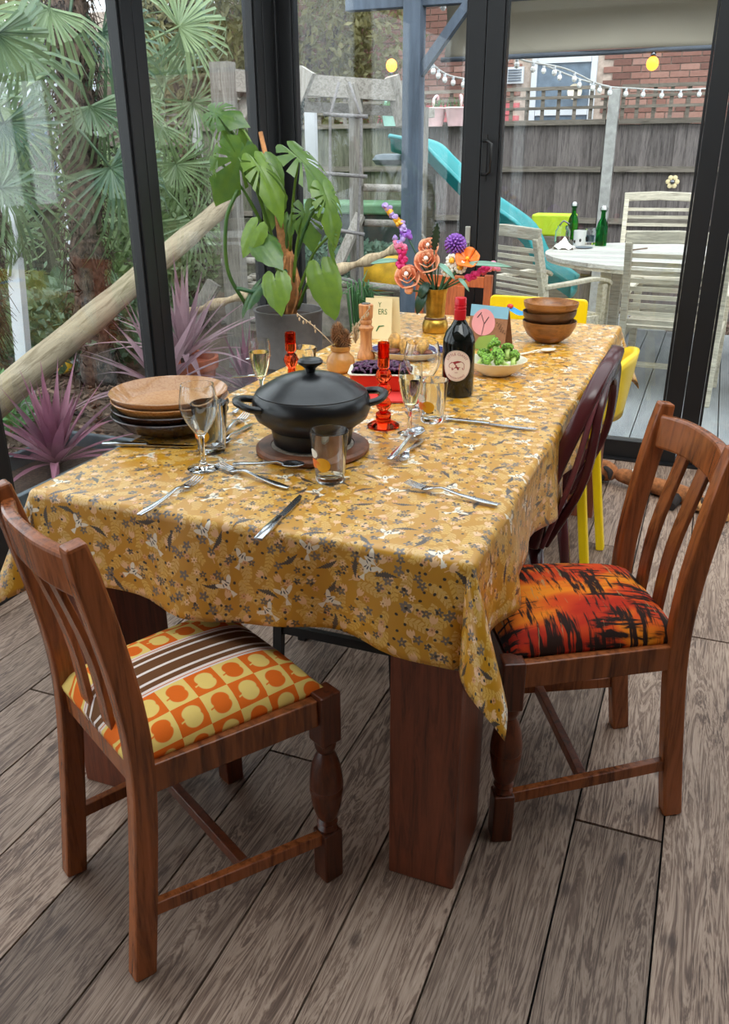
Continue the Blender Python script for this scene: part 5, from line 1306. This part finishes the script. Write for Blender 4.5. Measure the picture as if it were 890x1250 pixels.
spike('snapdragon', 'magenta snapdragon spray reaching right', ((572, 339), (584, 333), (596, 327), (606, 325)), ('magenta', 'magenta', 'pink'), .014, -.02)
spike('lavender_sprig', 'lilac and orange sprig rising above the left of the bouquet', ((498, 290), (490, 275), (480, 262), (472, 252)), ('purple', 'lavender', 'amber_yellow', 'lavender', 'amber_yellow', 'lavender'), .012, .02)
def bouquet_leaf(name, label, p0, p1, wd, mat, bend=.02, serr=False):
    a = px(*p0, Y=P.y-.02); b_ = px(*p1, Y=P.y-.05); L = (b_-a).length
    def f(u, v): s = (u-.5)*2; wv = wd*math.sin(PI*min(1, .08+.92*v))**.7*(1+(.3*math.sin(v*40) if serr else 0)); return (s*wv, L*v, bend*math.sin(PI*v)+abs(s)*wv*.3)
    t = thing(name, label, 'leaf', a, 0, 'leaves in the brass vase'); o = MB().grid(f, 4, 24 if serr else 10).build('leaf_blade', mat, t); o.matrix_local = frame((0, 0, 0), b_-a, (.3, -1, .4)); m_ = o.modifiers.new('s', 'SOLIDIFY'); m_.thickness = .002
    MB().tube([(0, 0, 0), MOUTH-a], .0025, 5).build('stem', 'stem_green', t)
bouquet_leaf('bouquet_leaf', 'dark green leaf hanging down beside the vase', (519, 352), (509, 384), .020, 'leaf_dark'); bouquet_leaf('bouquet_leaf', 'dark leaf in front of the vase rim', (523, 345), (511, 366), .018, 'leaf_dark')
bouquet_leaf('bouquet_leaf', 'sage green blade reaching far right over the door', (568, 322), (625, 326), .009, 'leaf_sage'); bouquet_leaf('bouquet_leaf', 'sage blade reaching left across the post', (488, 318), (452, 322), .009, 'leaf_sage'); bouquet_leaf('bouquet_leaf', 'short sage leaf angled beside the rose', (536, 322), (556, 342), .010, 'leaf_sage'); bouquet_leaf('bouquet_leaf', 'slender sage leaf drooping right of the vase', (560, 340), (573, 356), .007, 'leaf_sage')
bouquet_leaf('fern_sprig', 'dark upright fern sprig above the roses', (530, 305), (534, 272), .014, 'leaf_dark', 0, True)
# ---- greeting cards
t = thing('greeting_card', 'kraft card with pink tulip and blue band standing by the bottle', 'card', tp(592, 427), -.25)
def cardface(w_, h_, th, a, mat, nm):
    return MB().prism([(-w_/2, 0), (w_/2, 0), (w_/2, h_), (-w_/2, h_)], th, Matrix.Rotation(a, 4, 'X')).build(nm, mat, t)
fc = cardface(.148, .152, .001, PI/2-.16, 'card_kraft', 'front_leaf'); bk = cardface(.148, .152, .001, PI/2+.30, 'card_kraft', 'back_leaf'); bk.location.y = .07
fM = Matrix.Rotation(PI/2-.16, 4, 'X')
def prt(poly, mat, nm, dz): return MB().prism(poly, .0006, fM @ Matrix.Translation((0, 0, dz))).build(nm, mat, fc)
prt([(-.074, .112), (.074, .112), (.074, .152), (-.074, .152)], 'card_blue', 'blue_band', .0012)
prt([(-.018+.046*math.cos(a)*(1-.08*math.sin(a)), .094+.046*math.sin(a)) for a in np.linspace(0, 2*PI, 24, endpoint=False)], 'print_pink', 'tulip_print', .0022)
for pl in ([(-.02, .05), (-.015, .09), (-.03, .12), (-.028, .12), (-.013, .09), (-.018, .05)], [(-.015, .09), (.0, .115), (.002, .113), (-.013, .088)], [(-.045, .108), (-.03, .128), (-.028, .126), (-.043, .106)]): prt(pl, 'ink', 'tulip_line', .0032)
prt([(-.05, .0), (-.03, .04), (-.01, .048), (.036, .056), (.024, .034), (.034, .02), (.016, 0)], 'print_green', 'leaf_print', .0022)
for i, y_ in enumerate((.095, .086, .077, .068)): 
    x_ = .032+i*.006
    for k in range(3): prt([(x_+k*.008, y_-k*.003), (x_+.005+k*.008, y_+.004-k*.003), (x_+.006+k*.008, y_+.003-k*.003), (x_+.001+k*.008, y_-.001-k*.003)], 'ink', 'handwriting', .0022)
t = thing('greeting_card', 'cream folded card with green lettering behind the pepper mill', 'card', tp(462, 414), .12)
fc = cardface(.100, .150, .001, PI/2-.05, 'card_cream', 'front_leaf'); bk = cardface(.100, .156, .001, PI/2+.14, 'card_cream', 'back_leaf'); bk.location = (.028, .045, 0); bk.rotation_euler = (0, 0, -.15)
fM = Matrix.Rotation(PI/2-.05, 4, 'X')
text_mesh('ERS', .028, lambda x, y: fM @ Vector((x*.8+.015, y+.092, .0016)), 'lettering', 'ink_green', fc); text_mesh('Y', .026, lambda x, y: fM @ Vector((x*.8+.004, y+.118, .0016)), 'lettering', 'ink_green', fc)
prt([(-.01, .03), (.0, .05), (.02, .052), (.022, .049), (.004, .046), (-.006, .028)], 'ink_green', 'sprig_print', .0016)
# ---- pepper mill
t = thing('pepper_mill', 'turned wooden pepper mill in front of the cream card', 'pepper mill', tp(447, 437)); MB().lathe([(0, 0), (.030, 0), (.031, .006), (.028, .018), (.022, .03), (.019, .06), (.020, .09), (.025, .10), (.026, .104), (.021, .108), (.018, .114), (.021, .120), (.020, .128), (.019, .13)], 28).build('mill_body', 'mill_wood', t); MB().lathe([(.019, .131), (.022, .135), (.0235, .15), (.0245, .178), (.023, .180), (.015, .181), (0, .181)], 28).build('mill_head', 'mill_wood', t); MB().lathe([(.0155, .1812), (.0155, .1835), (0, .184)], 18).build('metal_cap', 'steel', t)
# ---- willow pattern platter with roast food
P = tp(499, 436); pt_ = thing('oval_platter', 'blue and white rimmed oval platter of roast food', 'platter', P, .25)
MB().lathe([(0, .002), (.085, 0), (.10, .006), (.128, .026), (.132, .028), (.130, .030), (.1, .012), (0, .010)], 44, (0, 0, 0), 1.05, .72).build('platter_body', 'china_white', pt_)
MB().lathe([(.1060, .0165), (.1325, .0297), (.1322, .0308), (.1055, .0176)], 44, (0, 0, 0), 1.05, .72).build('blue_rim', 'china_blue', pt_)
MB().lathe([(.088, .0115), (.126, .0240), (.1318, .0272), (.1325, .0255), (.126, .022), (.09, .0075)], 44, (0, 0, 0), 1.055, .725).build('blue_outer_pattern', 'china_blue', pt_) if False else None
for i, (x_, y_, z_, s_, m_) in enumerate(((-.055, .01, .045, .032, 'potato'), (-.01, .0, .036, .034, 'potato'), (.045, .0, .034, .036, 'potato'), (.02, .035, .034, .030, 'potato'), (-.03, .04, .03, .028, 'potato'), (-.09, .0, .026, .020, 'potato'))):
    rt = Euler((random.uniform(0, 3), random.uniform(0, 3), random.uniform(0, 3))).to_matrix()
    o = MB().ball((0, 0, 0), s_, 10, 6, (1, .75, .6), .10, rt).build('roast_potato', m_, None, P+Vector((x_, y_, z_))); tag(o, 'golden roast potato piece on the blue rimmed platter', 'potato', 'roast potatoes on the platter')
for i in range(5):
    a = i*1.3; o = MB().ball((0, 0, 0), .02, 8, 5, (1.5, .9, .5), .12).build('roast_meat', 'meat', None, P+Vector((.07*math.cos(a), .035*math.sin(a), .022))); o.rotation_euler = (0, 0, a); tag(o, 'dark roast morsel on the blue rimmed platter', 'meat', 'roast morsels on the platter')
# ---- red baking dish of cabbage on a red mat
P = tp(466, 474); bd_ = thing('baking_dish', 'red enamel baking dish of red cabbage, cream inside', 'dish', P+Vector((0, 0, .006)), .30)
def rr(w_, d_, r, z, n=5):
    out = []
    for cx_, cy_, a0 in ((w_-r, d_-r, 0), (-w_+r, d_-r, 90), (-w_+r, -d_+r, 180), (w_-r, -d_+r, 270)):
        for k in range(n): a = math.radians(a0+k*90/(n-1)); out.append(Vector((cx_+r*math.cos(a), cy_+r*math.sin(a), z)))
    return out
def loft(rings, cap0=True, cap1=True):
    m = MB(); n = len(rings[0]); vs = [p for r in rings for p in r]; fs = [(i*n+k, i*n+(k+1) % n, (i+1)*n+(k+1) % n, (i+1)*n+k) for i in range(len(rings)-1) for k in range(n)]
    if cap0: fs.append(tuple(reversed(range(n))))
    if cap1: fs.append(tuple((len(rings)-1)*n+k for k in range(n)))
    return m.add(vs, fs, False)
loft([rr(.078, .055, .02, 0), rr(.084, .060, .02, .006), rr(.092, .068, .022, .046), rr(.096, .072, .024, .048)]).build('dish_shell', 'dish_red', bd_)
loft([rr(.096, .072, .024, .0485), rr(.096, .072, .024, .051), rr(.086, .062, .02, .051), rr(.084, .060, .02, .0485)]).build('dish_rim', 'ceramic_cream', bd_)
cb = MB()
for i in range(150):
    x_, y_ = random.uniform(-.078, .078), random.uniform(-.054, .054); a = random.uniform(0, 3.1); d = Vector((math.cos(a), math.sin(a), random.uniform(-.3, .3)))*.014; z_ = .052+.012*math.cos(x_*18)*math.cos(y_*25)+random.uniform(0, .006); cb.tube([Vector((x_, y_, z_))-d, Vector((x_, y_, z_+.004)), Vector((x_, y_, z_))+d], [.003, .0045, .003], 5)
tag(cb.build('shredded_cabbage', 'cabbage', None), 'glossy dark purple red cabbage shreds in the baking dish', 'cabbage', kind='stuff').matrix_world = Matrix.Translation(P+Vector((0, 0, .006))) @ Matrix.Rotation(.30, 4, 'Z')
o = loft([rr(.10, .085, .01, 0), rr(.10, .085, .01, .005)]).build('heat_mat', 'mat_red', None, tp(476, 482)); o.rotation_euler = (0, 0, .30); tag(o, 'flat red mat under the baking dish', 'mat')
# ---- stoneware jar of dried flowers
P = tp(416, 453); jr = thing('stoneware_jar', 'small tan stoneware jar holding dried flowers', 'jar', P); MB().lathe([(0, 0), (.036, 0), (.044, .008), (.046, .030), (.042, .046), (.030, .058), (.028, .064), (.031, .068), (.031, .080), (.027, .081), (.024, .066), (0, .06)], 32).build('jar_body', 'stoneware', jr)
def dried(label, u, v, kind):
    tip = px(u, v, Y=P.y); t = thing('dried_stem', label, 'dried flower', P+Vector((0, 0, .06)), 0, 'dried stems in the stoneware jar'); q = tip-t.location
    MB().tube(bez([(0, 0, 0), q*.5+Vector((0, 0, .008)), q], 4), .0016, 5).build('stalk', 'dried_straw', t)
    if kind == 'head':
        m = MB()
        for i in range(160): a = i*2.399; e = math.acos(1-2*(i+.5)/160); d = Vector((math.sin(e)*math.cos(a)*.62, math.sin(e)*math.sin(a)*.62, math.cos(e))); m.tube([q+d*.022-Vector((0, 0, .03)), q+d*.040-Vector((0, 0, .03))], [.0024, .0007], 3)
        m.ball(q-Vector((0, 0, .03)), .024, 10, 6, (.62, .62, 1)); m.build('seed_head', 'dried_brown', t)
    elif kind == 'fluff':
        m = MB()
        for i in range(130): z = random.uniform(-.05, 0); a = random.uniform(0, 6.28); m.tube([q+Vector((0, 0, z)), q+Vector((.012*math.cos(a), .012*math.sin(a), z+.015))], [.0012, .0005], 3)
        m.build('plume', 'dried_straw', t)
    else:
        m = MB()
        for i in range(7): c = q*(.55+.45*i/6)+Vector((0, 0, .008*math.sin(i))); m.ball(c+Vector((random.uniform(-.006, .006), 0, random.uniform(-.004, .006))), .004, 6, 4, (.8, .8, 1.6))
        m.build('grains', 'dried_straw', t)
dried('fat brown dried seed head in the stoneware jar', 412, 396, 'head'); dried('second brown seed head leaning in the stoneware jar', 420, 404, 'head'); dried('long dried grass stem leaning left from the jar', 363, 383, 'grain'); dried('pale fluffy plume in the stoneware jar', 434, 400, 'fluff'); dried('thin dried twig leaning right from the jar', 452, 375, 'grain')
# ---- cutlery
def cutlery(kind, label, a, b_, mat='steel', dz=0.0, group=None):
    """a = tip/head end, b_ = handle end, both photo points on the cloth"""
    A_, B_ = (tp(*a) if not isinstance(a, Vector) else a), (tp(*b_) if not isinstance(b_, Vector) else b_); d = A_-B_; L = d.length; t = thing(kind, label, kind.replace('table_', ''), B_+Vector((0, 0, dz)), math.atan2(d.y, d.x)-PI/2, group)
    zs = .006
    if kind == 'fork':
        MB().sweep([(0, 0, .004), (0, L*.15, .005), (0, L*.4, .007), (0, L*.60, .013), (0, L*.69, .010)], [(.011, .0035), (.016, .004), (.009, .004), (.007, .004), (.014, .003)], smooth=True).build('handle', mat, t, bevel=.001)
        nk_ = MB().sweep([(0, L*.68, .010), (0, L*.73, .0065), (0, L*.80, .005)], [(.012, .0025), (.022, .002), (.024, .002)], smooth=True).build('fork_head', mat, t)
        for i in range(4): x_ = -.0102+i*.0068; MB().sweep([(x_, L*.795, .005), (x_, L*.90, .0065), (x_*.95, L, .011)], [(.0038, .002), (.0032, .002), (.002, .0015)]).build('tine', mat, nk_)
    elif kind == 'spoon':
        MB().sweep([(0, 0, .004), (0, L*.15, .005), (0, L*.4, .007), (0, L*.62, .013), (0, L*.72, .009)], [(.011, .0035), (.016, .004), (.009, .004), (.007, .004), (.011, .003)], smooth=True).build('handle', mat, t, bevel=.001)
        def bw(u, v): a2 = u*2*PI; return (.020*v*math.cos(a2)*(1-.12*math.sin(a2)), L*.84+L*.16*v*math.sin(a2), .010-.0075*(1-v*v))
        o = MB().grid(bw, 24, 6).build('bowl', mat, t); m_ = o.modifiers.new('s', 'SOLIDIFY'); m_.thickness = .0016
    else:
        MB().sweep([(0, 0, .004), (0, L*.2, .0045), (0, L*.48, .0045)], [(.016, .006), (.018, .007), (.013, .006)], smooth=True).build('handle', mat, t, bevel=.0015)
        pl = [(-.006, L*.48), (.006, L*.48), (.0085, L*.60), (.0085, L*.88), (.004, L*.97), (-.004, L), (-.0055, L*.9), (-.006, L*.6)]
        MB().prism(pl, .0016, Matrix.Translation((0, 0, .0025))).build('blade', 'steel_dark' if mat == 'steel_dark' else 'steel', t)
    return t
cutlery('fork', 'steel fork lying near the table corner before the wine glass', (244, 587), (170, 631))
cutlery('knife', 'steel knife with dark reflecting blade at the near table edge', (368, 606), (315, 661))
cutlery('fork', 'steel fork lying at the near right of the table', (496, 593), (608, 619))
cutlery('fork', 'steel fork crossed with a spoon left of the trivet', (268, 571), (352, 598)); cutlery('spoon', 'steel spoon lying across the fork left of the trivet', (372, 576), (285, 572), dz=.008)
cutlery('spoon', 'steel spoon resting on a fork below the flute', (514, 529), (475, 567), dz=.008); cutlery('fork', 'steel fork beneath the spoon below the flute', (486, 567), (516, 538))
cutlery('table_knife', 'long steel knife lying right of the tumbler', (657, 526), (545, 513))
cutlery('table_knife', 'steel knife tucked under the front of the stacked plates', (240, 546), (126, 543))
cutlery('fork', 'steel fork leaning right of the plates', (302, 508), (262, 540)); cutlery('spoon', 'steel spoon beside the fork right of the plates', (262, 549), (308, 519))
cutlery('table_knife', 'steel knife at the far left edge of the table', (282, 462), (322, 459)); cutlery('fork', 'steel fork near the far left edge of the table', (330, 437), (300, 440))
cutlery('fork', 'small steel fork partly behind the casserole handle', (300, 497), (285, 506))
S1 = tp(676, 428); cutlery('spoon', 'large pale handled serving spoon beside the wooden bowls', (678, 429), (622, 436), 'ceramic_cream', .0)
t = thing('blue_cloth', 'folded bright blue napkin at the table end behind the card', 'napkin', tp(628, 383)); MB().grid(lambda u, v: (.11*(u-.5), .07*(v-.5), .010+.010*math.sin(u*6)+.006*v), 8, 4).build('napkin_fold', 'napkin_blue', t); tag(MB().ball((0, 0, 0), .012, 10, 6, (1.2, 1, .9)).build('red_berry', 'dish_red', None, tp(628, 383)+Vector((-.02, 0, .031))), 'small red berry lying on the blue napkin', 'berry')

# ================================================================== MONSTERA IN GREY POT
mp = thing('plant_pot', 'tall matte grey pot holding the monstera', 'pot', (-1.83, 3.62, 0)); MB().lathe([(0, 0), (.115, 0), (.12, .01), (.136, .44), (.139, .46), (.152, .475), (.160, .715), (.166, .725), (.166, .735), (.154, .735), (.148, .70), (0, .69)], 36).build('pot_body', 'pot_grey', mp); MB().lathe([(0, .695), (.145, .70)], 24).build('soil', 'soil', mp)
ms = thing('monstera', 'tall monstera with split glossy leaves climbing a pole', 'plant', (-1.83, 3.62, .70))
def leaf_mesh(W, split, fold, curl, droop, seed):
    """heart-shaped leaf of unit length from petiole to tip, back lobes behind the petiole"""
    rr_ = random.Random(seed); nt_, nr_ = 44, 8
    th = [0, 12, 28, 48, 75, 105, 132, 155, 170, 180]; ra = [1, .84, .70, .60, .53, .48, .43, .36, .24, .05]
    cuts = {}
    if split:
        for sd in (-1, 1):
            for a in (38, 62, 88, 114): cuts[int(round((sd*(a+rr_.uniform(-5, 5))+180)/360*nt_))] = rr_.choice((2, 3, 4))
    def f(u, v):
        a = (u-.5)*360; r = float(np.interp(abs(a), th, ra)); r *= 1+.03*math.sin(a*.21+seed); x = r*v*math.sin(math.radians(a))*W*1.75; y = r*v*math.cos(math.radians(a))
        return (x, y, fold*abs(x)-curl*x*x*2.2-droop*max(0, y)**2-.10*abs(min(0, y))+.012*math.sin(x*22)*v)
    def skip(i, j): return i in cuts and j >= cuts[i]
    me = MB().grid(f, nt_, nr_, True, skip).mesh('leaf'); me.materials.append(M['monstera']); return me
LM = [leaf_mesh(.50, True, .25, .5, .22, 1), leaf_mesh(.50, False, .18, .4, .15, 2), leaf_mesh(.36, True, .55, 1.1, .45, 3), leaf_mesh(.40, False, .4, .9, .3, 4)]
O_ = Vector(ms.location)
MB().tube([Vector((0, .01, -.02)), Vector((.0, .01, .25)), Vector((-.05, .02, .5)), Vector((-.12, .03, .80))], [.038, .036, .016, .010], 10).build('moss_pole', 'bamboo', ms)
cr = MB(); 
for i in range(8):
    a = i*.8; cr.tube(bez([(.03*math.cos(a), .03*math.sin(a), 0), (.06*math.cos(a+.5), .06*math.sin(a+.5), .12), (.03*math.cos(a+1.2), .04*math.sin(a+1.2), .28)], 4), .006, 5)
cr.build('aerial_root', 'bamboo', ms)
def mleaf(kind, base, tip, nrm, s=1.0, Y=3.55, dY=-.06, frm=(0, .01, .25)):
    a = px(*base, Y=Y)-O_; b_ = px(*tip, Y=Y+dY)-O_
    obj('leaf', LM[kind], ms, None, frame(a, b_-a, nrm, (b_-a).length*s))
    st_ = Vector(frm); MB().tube(bez([st_, st_.lerp(a, .5)+Vector((0, 0, .05)), a], 5), [.0080]*5+[.0060]*5+[.0045], 7).build('petiole', 'monstera', ms)
mleaf(0, (263, 138), (300, 148), (.1, -.8, .6), 1.05, 3.6, 0, (-.10, .02, .45)); mleaf(2, (270, 148), (293, 196), (.7, -.5, .4), .95, 3.62, -.02, (-.08, .02, .5))
mleaf(0, (291, 192), (264, 254), (.6, -.75, .1), 1.0, 3.50, -.03, (-.05, 0, .30)); mleaf(2, (262, 190), (252, 242), (-.7, -.5, .3), .95, 3.5, -.02, (-.06, 0, .3)); mleaf(3, (300, 186), (306, 232), (.3, -.9, .1), .9, 3.6, 0, (-.03, .02, .5))
mleaf(2, (317, 203), (352, 258), (.75, -.5, .3), 1.0, 3.48, -.06, (-.02, 0, .45)); mleaf(1, (326, 198), (346, 228), (.2, -.6, .75), 1.05, 3.58, 0, (-.02, 0, .5)); mleaf(2, (365, 192), (425, 248), (.5, -.35, .8), 1.0, 3.52, -.02, (.02, 0, .30)); mleaf(2, (398, 238), (421, 300), (.8, -.5, .2), .95, 3.48, -.04, (.04, 0, .24))
mleaf(0, (372, 260), (380, 312), (-.1, -.9, .3), .98, 3.56, 0, (.03, 0, .16)); mleaf(1, (312, 279), (294, 313), (.15, -.75, .6), 1.0, 3.40, -.04, (-.02, 0, .12)); mleaf(1, (321, 298), (345, 327), (.2, -.7, .7), .98, 3.40, -.04, (0, 0, .12)); mleaf(3, (334, 240), (322, 286), (0, -.95, .1), 1.0, 3.62, 0, (0, .02, .3))
mleaf(1, (336, 343), (342, 384), (.1, -.75, .6), 1.02, 3.36, -.04, (.0, -.02, .06)); mleaf(3, (312, 352), (285, 386), (-.3, -.6, .7), .95, 3.42, -.04, (-.04, 0, .04)); mleaf(3, (394, 334), (410, 392), (.4, -.8, .2), 1.0, 3.5, -.02, (.05, 0, .04)); mleaf(2, (404, 286), (396, 334), (-.6, -.7, .2), .8, 3.5, -.02, (.05, 0, .10)); mleaf(1, (316, 287), (338, 290), (.1, -.3, .9), 1.1, 3.5, 0, (0, 0, .2))
mleaf(2, (292, 150), (302, 178), (.6, -.7, .2), 1.0, 3.62, 0, (-.06, 0, .5)); mleaf(1, (352, 268), (350, 298), (-.3, -.8, .4), .9, 3.6, 0, (0, 0, .25)); mleaf(3, (306, 205), (318, 240), (.2, -.9, .2), .9, 3.64, 0, (-.02, 0, .4))
MB().tube(bez([px(300, 372, Y=3.5)-O_, px(278, 330, Y=3.45)-O_, px(276, 270, Y=3.45)-O_, px(290, 232, Y=3.5)-O_], 6), .009, 7).build('stem', 'monstera', ms); MB().tube(bez([px(350, 330, Y=3.5)-O_, px(318, 355, Y=3.42)-O_, px(290, 352, Y=3.42)-O_], 6), .010, 7).build('stem', 'monstera', ms)
